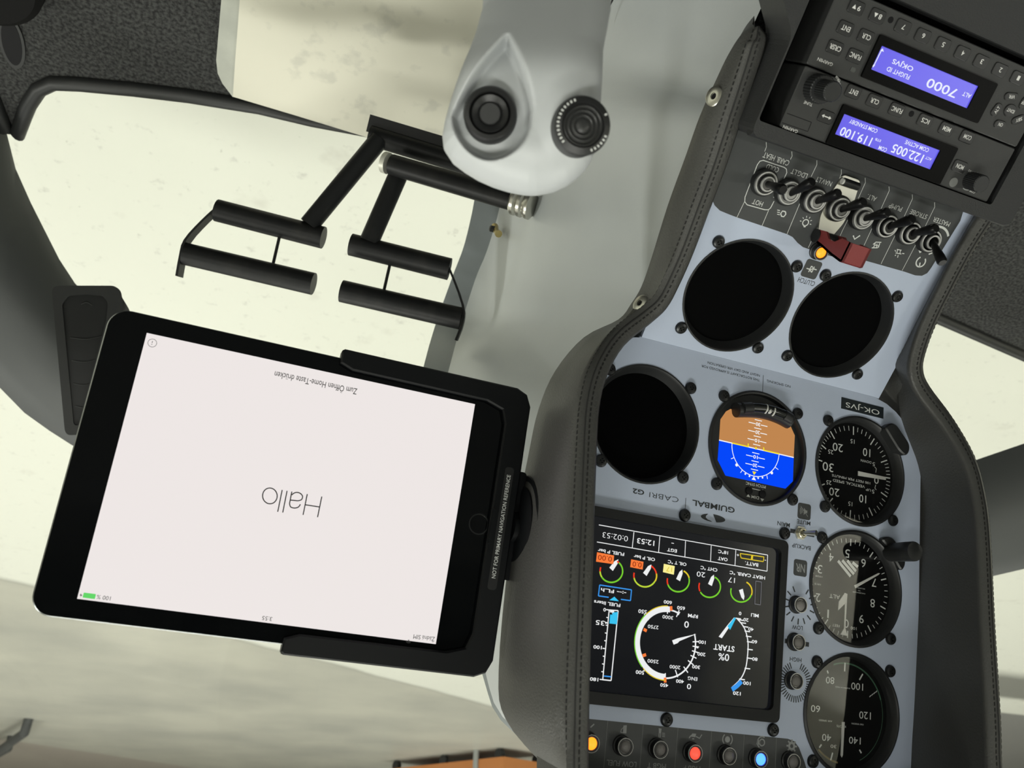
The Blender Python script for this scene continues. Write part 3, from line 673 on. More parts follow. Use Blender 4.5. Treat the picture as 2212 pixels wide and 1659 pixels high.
# lettering on the lower plate
z = Sheet(F2, S6, 0.0, 0.06)
z.poly([(196, 430), (200, 520), (222, 572), (262, 612), (330, 640), (390, 663), (770, 790), (812, 812), (850, 856), (890, 888), (940, 905), (1010, 925), (1080, 950), (1140, 967), (1200, 962), (1255, 960), (1655, 1073), (1740, 1102), (1790, 1105), (1830, 1085), (1860, 1045), (2080, 690), (2120, 560), (420, -20), (350, 20)])
z.m.build('charcoal_strip', ZONE, low)
w = Sheet(F2, S6, 0.0, 0.14)
w.text('CARB. HEAT', 688, 222, 222, 46); w.text('COLD', 660, 292, 106, 42); w.text('HOT', 548, 553, 86, 42)
w.text('LDG.LT', 862, 332, 138, 42); w.text('NAV.LT', 1047, 392, 138, 42); w.text('ALT.', 1410, 515, 80, 40); w.text('PUMP', 1590, 587, 110, 40); w.text('STROBE', 1765, 640, 145, 40); w.text('MASTER', 1938, 697, 145, 40)
for pts in ([(612, 95), (614, 130), (600, 165)], [(805, 165), (808, 200), (795, 225)], [(448, 545), (390, 665)], [(630, 610), (580, 728)], [(995, 232), (995, 265), (940, 380), (770, 788)], [(1180, 300), (1180, 335), (1120, 480), (930, 893)],
            [(1360, 365), (1362, 400), (1290, 560), (1190, 760), (1105, 950)], [(1540, 430), (1542, 462), (1470, 620), (1345, 890), (1290, 985)], [(1716, 490), (1718, 522), (1640, 690), (1480, 1015)], [(1885, 550), (1886, 585), (1800, 760), (1640, 1065)]):
    w.path(pts, 0.35)
w.path([(745, 375), (768, 325), (765, 298), (748, 285), (590, 232), (565, 238), (545, 265), (452, 510), (450, 545), (468, 568), (600, 605), (628, 606), (645, 592), (672, 540)], 0.55)
w.text('A', 722, 415, 30, 26); w.text('C', 680, 505, 28, 26)
w.path([(758, 620), (735, 615), (722, 635), (728, 655), (745, 658), (760, 640), (758, 620)], .8)     # landing light
for y in (612, 628, 644): w.line(716, y, 695, y - 5, .5)
w.ring(910, 703, 2.1, .7); w.line(905, 725, 900, 738, 1.6)
lc = w.p(910, 703)
for a in (0, 36, 72, 108, 144, 180): tick(w.m, lc, PI + math.radians(a), 3.4, 4.6, .5, .14)
w.path([(1270, 800), (1280, 828), (1322, 800)], .9)
w.path([(1410, 893), (1450, 893)], .7); w.path([(1425, 888), (1440, 850), (1482, 852)], .7); w.path([(1435, 855), (1420, 868)], .7); w.line(1435, 872, 1462, 880, .6); w.line(1450, 862, 1446, 890, .6); w.path([(1470, 858), (1462, 888), (1448, 895)], .7)
w.path([(1600, 905), (1635, 912)], .6); w.path([(1605, 907), (1600, 935)], .6); w.path([(1628, 910), (1622, 938)], .6); w.path([(1590, 932), (1634, 940)], .6)
for a, b_ in (((1585, 910), (1592, 922)), ((1640, 935), (1656, 938)), ((1610, 948), (1605, 968)), ((1592, 945), (1586, 955))): w.line(*a, *b_, .6)
w.ring(1781, 1000, 3.6, 1.0, -55, 235); w.line(1775, 1005, 1770, 1040, 1.0)
w.arc((1880, 850), (1795, 800), (1785, 925), 2.0, False, 11.0); w.arc((1880, 850), (1870, 745), (1955, 820), 1.6, True, 11.0); w.path([(1840, 942), (1868, 932)], 1.0)
w.m.build('white_lettering', WHITE, low)
d = Sheet(F2, S6, 0.0, 0.12); d.text('CLUTCH', 917, 1150, 140, 40); d.m.build('dark_lettering', INK, low)
cC = F2.px(S6(955, 1055), 0); b = MB(); badge(b, cC, 6.4); b.build('dark_badge', ZONE, low)
w = MB(); w.flat = True
for x0, y0, x1, y1 in ((-4, -.6, -1.6, -.6), (1.4, .4, 4, .4), (-1.2, -2.2, -1.2, 2.0), (1.2, -2.0, 1.2, 2.4), (-1.2, 2.0, 0.4, 1.2), (-.4, -1.4, 1.2, -2.0), (-.9, -.9, .9, 1.0)): seg(w, (cC[0] + x0, cC[1] + y0), (cC[0] + x1, cC[1] + y1), .75, .16)
w.build('clutch_sign', WHITE, low)

# ------------------------------------------------------------------ round instruments
DZ = -7.0
DIALM = mat('black_dial', (0.003, 0.0032, 0.0035), 0.7, spec=0.05)
NEEDLE = mat('white_needle', (0.66, 0.66, 0.63), 0.5)
def dial(name, label, c, screws, cat='flight instrument'):
    t = thing(name, label, cat, F1, (*c, 0))
    MB().lathe((*c, 0), [(HR_ + .3, -14), (HR_ + .3, 0.8), (HR_ - 1.2, 1.4), (HR_ - 2.2, 0.6), (HR_ - 4.2, DZ - 1)], 72).build('bezel', BLACK, t, True)
    MB().lathe((*c, 0), [(HR_ - 3, DZ - 2), (HR_ - 3, DZ), (0, DZ)], 72).build('dial', DIALM, t)
    for p in screws: screw(t, F1, p)
    return t
def cover(t, c): MB().lathe((*c, 0), [(HR_ - 2.4, -2.2), (0, -2.2)], 64).build('glass', GLASS, t)
# vertical speed indicator
v = dial('vertical_speed_indicator', 'round black vertical speed dial next to the registration placard', cVS, [(1790, 908), (1783, 1094), (1930, 1124)])
s = Sheet(F1, Q3, DZ, DZ + .15)
for t_, x, y, a, b_ in (('20', 620, 525, 92, 72), ('25', 556, 565, 46, 38), ('30', 533, 700, 98, 78), ('25', 540, 840, 46, 38), ('20', 588, 925, 92, 72), ('15', 752, 470, 36, 38), ('15', 732, 1030, 36, 38), ('10', 878, 570, 66, 72), ('10', 843, 985, 62, 72), ('5', 942, 675, 22, 34), ('5', 937, 920, 22, 34), ('0', 966, 820, 40, 62),
                         ('DOWN', 873, 650, 94, 22), ('UP', 893, 905, 44, 22), ('VERTICAL SPEED', 720, 848, 288, 24), ('100 FEET PER MINUTE', 740, 810, 345, 21)): s.text(t_, x, y, a, b_)
dc = s.p(757, 748); ref = [(1040, 793), (1010, 930), (897, 1060), (733, 1105), (570, 985), (500, 853), (470, 733), (470, 645), (505, 530), (580, 428), (760, 398), (915, 497), (1003, 660), (1040, 793)]
an = []
for x, y in ref: q = s.p(x, y); an.append(math.atan2(q.y - dc.y, q.x - dc.x))
rt = HR_ - 5.6
for i in range(len(an) - 1):
    da = (an[i + 1] - an[i]) % (2 * PI); da = da - 2 * PI if da > PI else da
    for k in range(5):
        if i == 6: continue
        tick(s.m, dc, an[i] + da * k / 5, rt - (6.5 if k == 0 else 3.6), rt, 0.9 if k == 0 else 0.5, DZ + .15)
s.path([(950, 700), (965, 715), (960, 750)], .5); s.path([(960, 860), (952, 890), (965, 905)], .5)
s.m.build('dial_markings', WHITE, v)
nm = MB(); a, b_ = F1.px(Q3(805, 757), DZ + 2), F1.px(Q3(1052, 803), DZ + 2)
dn = (b_ - a).normalized(); e = Vector((-dn.y, dn.x, 0))
nm.prism([tuple((a + e * 1.7)[:2]), tuple((a - e * 1.7)[:2]), tuple((b_ - e * 1.1)[:2]), tuple((b_ + e * 1.1)[:2])], DZ + 1.4, DZ + 2).build('needle', NEEDLE, v)
cover(v, cVS)
lugc = F1.px(Q3(1105, 450), 4); lm = MB()
lm.prism(rpoly([tuple(F1.px(Q3(*a), 0)[:2]) for a in ((990, 350), (1050, 312), (1100, 330), (1215, 500), (1215, 570), (1180, 610), (1120, 560))], 3, 4), -2, 6, 1).build('adjuster_lug', BLACK, v)

# altimeter
v = dial('altimeter', 'round black altimeter with a long projecting knob, in the middle of the dial column', cAL, [(1769, 1357), (1925, 1380)])
s = Sheet(F1, Q4, DZ, DZ + .15); dc = Vector((cAL.x, cAL.y, 0))
for t_, x, y in (('5', 707, 480), ('6', 850, 566), ('7', 945, 740), ('8', 932, 925), ('9', 832, 1066), ('2', 443, 875), ('3', 460, 620), ('4', 562, 516)): s.text(t_, x, y, 40, 76)
s.text('1', 533, 1020, 14, 76); s.text('0', 697, 1108, 40, 76); s.text('ALT', 592, 865, 96, 36); s.text('FEET', 603, 1125, 66, 22); s.text('100', 762, 1150, 52, 26); s.text('CALIBRATED', 810, 832, 112, 10); s.text('TO', 812, 812, 24, 10); s.text('20,000', 830, 792, 70, 10)
s.text('1020', 450, 685, 60, 14); s.text('1015', 440, 755, 55, 14)
for k in range(50): tick(s.m, dc, PI / 2 - k * 2 * PI / 50, rt - (5 if k % 5 == 0 else 3), rt, .9 if k % 5 == 0 else .5, DZ + .15)
hq = [((622, 545), (735, 685)), ((660, 541), (765, 665)), ((705, 543), (782, 640)), ((752, 560), (800, 600))]
for (x0, y0), (x1, y1) in hq: s.line(x0, y0, x1, y1, 2.2)
s.m.build('dial_markings', WHITE, v)
def needle(name, pts, q_, z0, par, m_=NEEDLE): MB().prism([tuple(F1.px(q_(*a), z0)[:2]) for a in pts], z0 - .5, z0).build(name, m_, par)
needle('long_pointer', [(770, 765), (782, 790), (985, 672), (1000, 658), (985, 655)], Q4, DZ + 2.4, v)
needle('short_pointer', [(685, 832), (708, 842), (702, 930), (690, 925), (625, 990), (632, 910)], Q4, DZ + 1.6, v)
needle('thin_pointer', [(702, 930), (688, 925), (678, 1150), (645, 1205), (708, 1218), (690, 1150)], Q4, DZ + 2, v)
cover(v, cAL)
lug = [(975, 350), (1030, 325), (1090, 340), (1195, 520), (1195, 590), (1160, 640), (1110, 560), (1060, 440)]
MB().prism(rpoly([tuple(F1.px(Q4(*a), 0)[:2]) for a in lug], 3, 4), -2, 4, 1).build('knob_bracket', BLACK, v)
kb = F1.px(Q4(1090, 470), 0); tip = F1.px(Q4(1315, 460), 30)
MB().tube([Vector((kb.x, kb.y, 1)), Vector((kb.x * .3 + tip.x * .7, kb.y * .3 + tip.y * .7, 20)), Vector((tip.x, tip.y, 28.5)), Vector((tip.x, tip.y, 29.4))], [6.6, 6.9, 6.9, 6.2], 32).build('setting_knob', BLACK, v, True)

# airspeed indicator
v = dial('airspeed_indicator', 'round black airspeed dial marked in knots from 40 to 140, last in the dial column', cAS, [(1766, 1430), (1924, 1450), (1757, 1645)])
s = Sheet(F1, Q5, DZ, DZ + .15); dc = Vector((cAS.x, cAS.y, 0))
for t_, x, y, a, b_ in (('80', 735, 606, 100, 82), ('100', 1058, 680, 142, 85), ('60', 560, 945, 108, 82), ('120', 1152, 1025, 138, 88), ('40', 693, 1290, 108, 84), ('140', 1030, 1325, 140, 84), ('30', 775, 1395, 70, 40), ('KNOTS', 868, 1155, 110, 26), ('INDICATED', 885, 693, 175, 16), ('AIR SPEED', 680, 1088, 160, 20), ('FAI VISION', 1062, 1128, 140, 20)): s.text(t_, x, y, a, b_)
for a, b_ in (((700, 488), (712, 524)), ((913, 395), (908, 500)), ((1125, 530), (1085, 600)), ((605, 1410), (632, 1372)), ((765, 1470), (742, 1560)), ((1085, 1435), (1108, 1475))): s.line(*a, *b_, 1.1)
for k in range(4): s.line(1205 + 24 * k, 805 - 18 * k, 1222 + 24 * k, 785 - 18 * k, .6)
s.m.build('dial_markings', WHITE, v)
g = MB(); arc(g, dc, rt - 2.0, math.radians(-160), math.radians(-70), 1.0, DZ + .13); arc(g, dc, rt - 2.0, math.radians(-70), math.radians(-245), .4, DZ + .12); g.build('green_arc', mat('dull_green', (0.05, 0.14, 0.08), 0.6), v)
g = MB(); arc(g, dc, rt - 2, math.radians(50), math.radians(82), 1.2, DZ + .13); g.build('yellow_arc', mat('dull_yellow', (0.2, 0.15, 0.05), 0.6), v)
needle('pointer', [(880, 1105), (912, 1105), (890, 1500), (878, 1528), (864, 1500)], Q5, DZ + 2, v)
cover(v, cAS)

# attitude indicator
v = thing('attitude_indicator', 'round electronic attitude display with blue sky and brown ground', 'flight instrument', F1, (*cAI, 0))
MB().lathe((*cAI, 0), [(HR_ + .3, -20), (HR_ + .3, 1.0), (HR_ - 1, 1.6), (HR_ - 2, 1.2), (HR_ - 2.6, -2.0), (0, -2.0)], 72).build('bezel', BLACK, v, True)
for p in [(1565, 855), (1724, 893), (1549, 1045), (1713, 1079)]: screw(v, F1, p)
AZ = -1.9
hb = [(1133, 957), (1802, 1113)]
br = Sheet(F1, Q2, AZ, AZ + .05); br.poly([(1133, 957), (1145, 772), (1195, 700), (1235, 678), (1760, 800), (1812, 915), (1802, 1113)]); br.m.build('brown_ground', glow('screen_brown', (192, 134, 80)), v)
bl_ = Sheet(F1, Q2, AZ, AZ + .05); bl_.poly([(1133, 957), (1802, 1113), (1795, 1325), (1728, 1392), (1190, 1275), (1120, 1135)]); bl_.m.build('blue_sky', glow('screen_blue', (6, 72, 250)), v)
s = Sheet(F1, Q2, AZ, AZ + .12); s.line(1133, 957, 1802, 1113, .75)
def hl(sh, x, y, wd, wmm=.55): k = .235; sh.line(x - wd / 2, y - wd / 2 * k, x + wd / 2, y + wd / 2 * k, wmm)
for x, y, wd, t_ in ((1470, 1000, 64, 0), (1472, 962, 168, '10'), (1475, 925, 64, 0), (1478, 888, 168, '20'), (1480, 853, 64, 0), (1482, 816, 168, '30'), (1485, 780, 64, 0), (1490, 748, 165, '40'),
                     (1462, 1075, 64, 0), (1459, 1109, 168, '10'), (1456, 1148, 64, 0), (1454, 1184, 170, '20'), (1450, 1222, 64, 0)):
    if t_:
        k = .235; s.line(x - wd / 2, y - wd / 2 * k, x - 24, y - 24 * k, .55); s.line(x + 24, y + 24 * k, x + wd / 2, y + wd / 2 * k, .55); s.text(t_, x, y, 40, 32, .02)
    else: hl(s, x, y, wd)
s.arc((1462, 1032), (1250, 985), (1672, 1080), .55, False)
for a, b_ in (((1240, 1125), (1270, 1112)), ((1325, 1250), (1341, 1225)), ((1560, 1272), (1567, 1305)), ((1635, 1200), (1663, 1221))): s.line(*a, *b_, .5)
for x, y, r in ((1290, 1180, 1.1), (1368, 1260, .7), (1405, 1280, .7), (1483, 1297, .7), (1522, 1293, .7), (1605, 1250, 1.1)): s.disc(x, y, r, 14)
s.poly([(1445, 1282), (1424, 1310), (1464, 1319)]); s.m.build('white_symbols', glow('screen_white', (245, 248, 250)), v)
s = Sheet(F1, Q2, AZ, AZ + .16); s.path([(1250, 983), (1395, 1017)], .9); s.line(1393, 1018, 1394, 988, .9); s.path([(1532, 1048), (1672, 1080)], .9); s.line(1533, 1052, 1532, 1022, .9); s.disc(1463, 1030, 1.1, 4); s.poly([(1445, 1271), (1431, 1236), (1466, 1243)])
s.m.build('yellow_symbols', glow('screen_yellow', (245, 225, 40)), v)
s = Sheet(F1, Q2, AZ, AZ + .1); s.text('PITCH SYNC', 1462, 1360, 180, 26, .01); s.text('DIM', 1457, 1470, 68, 26, .01); s.path([(1408, 1372), (1402, 1385), (1522, 1412), (1526, 1398)], .35); s.poly([(1395, 1440), (1412, 1470), (1378, 1462)]); s.poly([(1518, 1508), (1503, 1478), (1536, 1486)])
s.m.build('bezel_lettering', WHITE, v)
for q in ((1400, 1410), (1520, 1440)): c = F1.px(Q2(*q), AZ); MB().lathe((c.x, c.y, AZ), [(2.7, 0), (2.7, .8), (2.3, 1.0), (0, 1.0)], 24).build('button', BLACKM, v, True)
# curved slip ball tube clipped under the attitude display
pts = [F1.px(Q2(*a), 5) for a in ((1300, 668), (1400, 668), (1500, 675), (1600, 695), (1700, 732), (1780, 775))]
c = pts[2]; t = thing('slip_indicator', 'curved glass slip ball tube along the brown edge of the attitude display', 'flight instrument', F1, (c.x, c.y, 0))
MB().tube(subdiv([p + Vector((0, 1.2, -1.8)) for p in pts], 3), 5.4, 14).build('housing', BLACK, t, True)
gt = subdiv([p + Vector((0, 0, 1.5)) for p in pts[1:5]], 3)
MB().tube(gt, 3.6, 16).build('glass_tube', mat('dark_glossy_fluid', (0.01, 0.011, 0.011), 0.06), t, True)
b0 = F1.px(Q2(1575, 690), 7); MB().lathe(b0 + Vector((0, 0, -3.1)), [(0, 0), (2.2, .9), (3.1, 3.1), (2.2, 5.3), (0, 6.2)], 24).build('ball', mat('white_ball', (0.7, 0.7, 0.66), 0.3), t, True)
for x, y in ((1541, 680), (1607, 700)):
    q = F1.px(Q2(x, y), 6.5); MB().tube([q + Vector((-.5, 0, 0)), q + Vector((.5, -.12, 0))], 3.9, 18).build('white_ring', mat('white_ball', ()), t, True)
MB().tube([pts[4] + Vector((0, .3, 1)), pts[5] + Vector((2, 0, 1))], 4.4, 12).build('end_cap', BLACK, t, True); MB().tube([pts[0] + Vector((-3, 0, 1)), pts[1] + Vector((-1, 0, 1))], 4.4, 12).build('end_cap', BLACK, t, True)

# ------------------------------------------------------------------ engine display
def lerp_u(p, q, t): return p[0] + (q[0] - p[0]) * t, p[1] + (q[1] - p[1]) * t
eL = F1.px((1702, 1169), 3).x; eT = F1.px((1681, 1562), 3).y; eB = F1.px((1702, 1169), 3).y; eR = 138.0
ecx, ecy = (eL + eR) / 2, (eT + eB) / 2
v = thing('engine_display', 'wide glowing engine monitor screen with coloured gauges and fuel bar', 'display', F1, (ecx, ecy, 0))
ins = [F1.px((1683, 1186), 1).x, F1.px((1665, 1534), 1).y]
plate('bezel', rrect(eL, eR, eB, eT, 4, 6), [rrect(ins[0], eR - 8, eB + 6, ins[1], 4, 6)], 0, 4.0, mat('display_bezel', (0.014, 0.015, 0.016), 0.5, spec=0.3), v)
MB().box(eL + 2, eR - 2, eB + 2, eT - 2, 0.1, 1.0).build('screen', mat('display_glass', (0.004, 0.0045, 0.006), 0.12, spec=0.35, emit=(0.0042, 0.0046, 0.006)), v)
EZ = 1.0
E_ = {k: Sheet(F1, Q6, EZ, EZ + .1 + .03 * i) for i, k in enumerate(('white', 'green', 'lime', 'red', 'orange', 'pale', 'cyan', 'blue', 'grey', 'ink', 'ylw'))}
wh = E_['white']
for A in ([(85, 122), (1400, 357)], [(70, 255), (1395, 483)]): wh.line(*A[0], *A[1], .5)
for A in ((358, 178, 345, 300), (560, 212, 550, 335), (760, 247, 755, 370), (960, 284, 955, 405), (1152, 318, 1145, 438), (1400, 357, 1395, 483)): wh.line(*A, .5)
for t_, x, y, a, b_, bo in (('0:02:53', 213, 215, 200, 42, -.01), ('12:53', 450, 255, 136, 42, .01), ('EGT', 655, 320, 76, 26, .02), ('-', 660, 265, 20, 5, .02), ('OAT', 1050, 388, 76, 27, .02), ('18°C', 1053, 335, 78, 27, .02), ('BATT.', 1275, 427, 104, 27, .02),
        ('FUEL P bar', 180, 335, 208, 26, .02), ('OIL P bar', 440, 380, 168, 26, .02), ('OIL T °C', 695, 420, 146, 27, .02), ('CHT °C', 943, 465, 132, 28, .02), ('HEAT CARB. °C', 1243, 515, 278, 28, .02), ('20', 880, 508, 66, 40, 0), ('17', 1118, 551, 54, 40, 0),
        ('-:-- FL.h', 200, 641, 200, 28, .02), ('FUEL liters', 150, 735, 208, 27, .02), ('0', 130, 783, 20, 28, .02), ('35', 95, 885, 70, 38, .01), ('100', 75, 1075, 66, 28, .02), ('180', 48, 1325, 66, 28, .02),
        ('100', 889, 1036, 56, 27, .02), ('200', 884, 1130, 62, 28, .02), ('300', 842, 1229, 62, 28, .02), ('400', 717, 1341, 62, 28, .02), ('450', 594, 1371, 62, 28, .02), ('500', 405, 1271, 66, 30, .02), ('550', 425, 797, 66, 30, .02), ('600', 622, 725, 64, 28, .02), ('650', 725, 770, 62, 28, .02),
        ('2000', 678, 1230, 84, 28, .01), ('2500', 507, 1185, 86, 28, .01), ('2750', 508, 917, 84, 28, .01), ('3000', 622, 842, 84, 28, .01), ('RPM', 818, 832, 78, 28, .02), ('0', 768, 898, 36, 52, .01), ('ENG', 815, 1320, 74, 28, .01), ('0', 787, 1381, 32, 42, .01),
        ('0', 1185, 812, 20, 28, .02), ('20', 1231, 862, 40, 27, .02), ('40', 1270, 935, 42, 27, .02), ('60', 1297, 1033, 42, 27, .02), ('80', 1300, 1168, 42, 27, .02), ('100', 1238, 1356, 58, 28, .02), ('120', 1160, 1435, 60, 28, .02), ('MLI', 1300, 827, 60, 27, .02), ('START', 1060, 1081, 164, 46, .02), ('0%', 1058, 1152, 84, 56, .01), ('+', 1168, 357, 18, 18, .02), ('-', 1381, 397, 12, 5, .02)):
    wh.text(t_, x, y, a, b_, bo)
for A, B in (((180, 468), (237, 390)), ((443, 508), (494, 430)), ((702, 552), (735, 470)), ((950, 590), (981, 510)), ((1191, 625), (1214, 708))):
    a, b_ = wh.p(*A), wh.p(*B); d = (b_ - a).normalized(); e = Vector((-d.y, d.x, 0))
    wh.m.add([a + e * 1.6, a - e * 1.6, a.lerp(b_, .7) - e * 1.3, b_, a.lerp(b_, .7) + e * 1.3], [(0, 1, 2, 3, 4)])
for A in ((235, 790, 165, 785), (165, 785, 115, 1328), (115, 1328, 180, 1335), (180, 1335, 235, 790)): wh.line(*A, .7)
for k in range(10):
    t_ = k / 9; x, y = 165 - 50 * t_, 785 + 543 * t_
    wh.line(x, y, x - (24 if k in (0, 5, 9) else 16), y - 3, .6)
wh.poly([(172, 785), (205, 790), (202, 820), (190, 820), (188, 805), (170, 803)]); wh.poly([(162, 885), (132, 875), (135, 893)])
RC = (610, 1040)
wh.arc(RC, (602, 1310), (640, 785), 3.6, True); wh.arc(RC, (640, 785), (712, 815), 1.0, True); wh.arc(RC, (835, 970), (602, 1310), 1.0, True)
dc = wh.p(*RC); 
for x, y in ((700, 812), (620, 785), (455, 840), (450, 1240), (602, 1308), (690, 1280), (762, 1250), (800, 1195), (822, 1150), (835, 1110), (840, 1070), (840, 1032)):
    q = wh.p(x, y); a = math.atan2(q.y - dc.y, q.x - dc.x); r = (q - dc).length; tick(wh.m, dc, a, r - 2.4, r + 2.4, .7, wh.z)
wh.poly([(862, 1068), (838, 1078), (858, 1085)]); wh.line(700, 825, 716, 800, .7)
wh.poly([(655, 1022), (668, 1055), (700, 1042), (712, 1028), (845, 972), (700, 1005)])
ml_ = [(1160, 850), (1215, 920), (1243, 1010), (1246, 1100), (1230, 1230), (1190, 1320), (1118, 1392)]
mp = subdiv([wh.p(*a) for a in ml_], 6); strip(wh.m, mp, .8, wh.z)
for x, y in ((1160, 850), (1180, 862), (1200, 885), (1218, 915), (1232, 950), (1242, 990), (1250, 1033), (1252, 1092), (1248, 1160), (1232, 1240), (1190, 1325)):
    q = wh.p(x, y); wh.m.quad(*[q + Vector(k_) for k_ in ((-3.2, -.35, 0), (1.2, -.35, 0), (1.2, .35, 0), (-3.2, .35, 0))])
wh.poly([(1018, 993), (1043, 1005), (1100, 920), (1140, 840), (1085, 905)])
G = ((182, 482), (445, 517), (703, 557), (948, 603), (1194, 641))
g, li, re2 = E_['green'], E_['lime'], E_['red']
def ga(sh, k, r, a0, a1):                   # photo-clock angles in degrees, 0 to the photo's right, growing downwards
    cx_, cy_ = G[k]; pts = []
    for i in range(25): a = math.radians(a0 + (a1 - a0) * i / 24); pts.append((cx_ + r * math.cos(a), cy_ + r * math.sin(a)))
    sh.path(pts, 1.0)
ga(g, 0, 88, -48, 150); ga(li, 0, 88, 150, 178); ga(re2, 0, 88, 178, 200); ga(re2, 0, 88, -60, -48)
ga(re2, 1, 88, -58, -10); ga(E_['ylw'], 1, 88, -10, 30); ga(li, 1, 88, 30, 168); ga(re2, 1, 88, 168, 195)
ga(E_['ylw'], 2, 86, -62, -15); ga(g, 2, 86, -15, 160); ga(re2, 2, 86, 160, 193)
ga(g, 3, 84, -62, 150); ga(re2, 3, 84, 155, 200)
ga(E_['ylw'], 4, 82, -62, 20); ga(g, 4, 82, 20, 198)
for k, (a, b_) in enumerate((((433, 935), (457, 948)), ((425, 1142), (452, 1132)), ((600, 1312), (601, 1350)), ((646, 755), (648, 790)))): E_['orange'].line(*a, *b_, 1.9)
E_['green'].arc(RC, (450, 1200), (470, 850), .7, True, (wh.p(385, 1040) - dc).length + 2.0)
E_['ylw'].arc(RC, (602, 1310), (455, 1210), .6, True, (wh.p(385, 1040) - dc).length + 2.0); E_['ylw'].arc(RC, (470, 850), (620, 775), .6, True, (wh.p(385, 1040) - dc).length + 2.0)
E_['orange'].poly([(70, 335), (203, 361), (197, 428), (62, 408)]); E_['orange'].poly([(336, 390), (432, 410), (425, 470), (328, 451)])
E_['pale'].poly([(590, 425), (675, 443), (668, 510), (583, 490)])
ink = E_['ink']; ink.text('0.00', 131, 382, 110, 40); ink.text('0.0', 381, 431, 72, 40)
y_ = E_['ylw']; y_.z += .1; y_.text('17', 630, 468, 44, 36)
for A in ((1183, 345, 1368, 372), (1190, 380, 1363, 408), (1183, 345, 1190, 380), (1368, 372, 1363, 408)): y_.line(*A, .6)
y_.line(1277, 358, 1273, 394, 1.6)
E_['cyan'].poly([(172, 820), (188, 822), (190, 805), (233, 800), (225, 896), (166, 890)]); E_['cyan'].poly([(205, 681), (240, 717), (166, 708)]); E_['cyan'].poly([(1152, 850), (1106, 940), (1085, 912), (1140, 842)])
bl2 = E_['blue']
for A in ((90, 590, 338, 628), (338, 628, 330, 712), (330, 712, 255, 702), (160, 686, 80, 675), (80, 675, 90, 590), (122, 1299, 180, 1305)): bl2.line(*A, .7)
strip(bl2.m, [bl2.p(*a) for a in ((1195, 1340), (1160, 1375), (1120, 1405))], 3.0, bl2.z)
for A in ((1305, 560, 1350, 567), (1350, 567, 1342, 745), (1342, 745, 1298, 738), (1298, 738, 1305, 560)): E_['grey'].line(*A, .4)
for k, rgb, nm in (('white', (238, 240, 240), 'white_readouts'), ('green', (120, 205, 50), 'green_arcs'), ('lime', (190, 215, 60), 'lime_arcs'), ('red', (235, 60, 35), 'red_arcs'), ('orange', (250, 125, 60), 'orange_warnings'), ('pale', (250, 240, 150), 'yellow_warning'), ('cyan', (60, 195, 240), 'cyan_marks'), ('blue', (60, 150, 235), 'blue_marks'), ('grey', (120, 120, 125), 'grey_frame'), ('ink', (140, 40, 15), 'warning_figures'), ('ylw', (225, 200, 50), 'yellow_marks')):
    E_[k].m.build(nm, glow('screen_' + k + '_e', rgb), v)

# ------------------------------------------------------------------ switches and lamps
BAT = mat('black_rubber_boot', (0.006, 0.006, 0.0065), 0.35, spec=0.25)
SPK = mat('tip_marking', (0.55, 0.55, 0.52), 0.4)
def switch(p, label, tilt, side=0.0):
    c = F2.px(p, 6.0); c = Vector((c.x, c.y, 0))
    t = thing('toggle_switch', label, 'switch', F2, c, 'toggle switches in a row on the charcoal strip')
    org = META[t.name]['org']
    def part(key, mk, nm, m_, sm=True):
        return shared(key, mk, nm, m_, t, org, sm)
    part('sw_boot', lambda m_: m_.lathe((0, 0), [(8.9, 0), (8.9, 3.2), (8.3, 4.6), (7.7, 4.9), (6.4, 4.9), (6.1, 4.2), (5.5, 4.2), (5.3, 6.8), (4.9, 7.2), (3.6, 7.2), (3.3, 6.2), (0, 6.2)], 40), 'bushing', BLACK)
    part('sw_ring', lambda m_: m_.lathe((0, 0), [(7.7, 4.85), (7.5, 5.5), (6.6, 5.5), (6.4, 4.85)], 40), 'outer_ring', SILVER)
    part('sw_ring2', lambda m_: m_.lathe((0, 0), [(5.0, 7.1), (4.8, 7.8), (3.9, 7.8), (3.7, 7.1)], 36), 'inner_ring', SILVER)
    a = math.radians(tilt); b_ = math.radians(side); key = 'sw_bat%d_%d' % (tilt, side)
    d = Vector((math.sin(b_), math.sin(a) * math.cos(b_), math.cos(a) * math.cos(b_))); o = Vector((0, 0, 6))
    lv = part(key, lambda m_: m_.tube([o, o + d * 4, o + d * 9, o + d * 15, o + d * 19.5, o + d * 21], [2.0, 2.2, 2.7, 3.3, 3.4, 2.5], 18), 'lever', BAT)
    x = basis(d)[1]; u = d.cross(x)
    def spark(m_):
        q = o + d * 19.3
        for k in range(6):
            e0, e1 = math.radians(200 + 18 * k), math.radians(213 + 18 * k); f_ = lambda e, s_: q + (u * math.cos(e) + x * math.sin(e)) * 3.46 + d * s_
            s0 = .5 if k % 2 else -.6
            m_.quad(f_(e0, s0), f_(e1, -s0 * .4), f_(e1, -s0 * .4 + .7), f_(e0, s0 + .7))
    part(key + 's', spark, 'tip_marking', SPK)
    return t
sw = [((1657, 397), 'black toggle switch inside the framed COLD and HOT marks', -2, 0), ((1708, 418), 'black toggle switch above the landing light sign, under LDG.LT', -34, 0), ((1764, 435), 'black toggle switch above the bulb sign, under NAV.LT', -28, 0),
      ((1817, 453), 'black toggle switch between the steel bracket ends beside the red guard', -28, 0), ((1868, 472), 'black toggle switch marked ALT. on the charcoal strip', -26, 0), ((1920, 490), 'black toggle switch marked PUMP on the charcoal strip', -30, 0),
      ((1970, 505), 'black toggle switch marked STROBE on the charcoal strip', -26, 0), ((2014, 522), 'black toggle switch marked MASTER in a white arc, tilted opposite to the rest', 28, 0)]
for p, lb, ti, sd in sw: switch(p, lb, ti, sd)
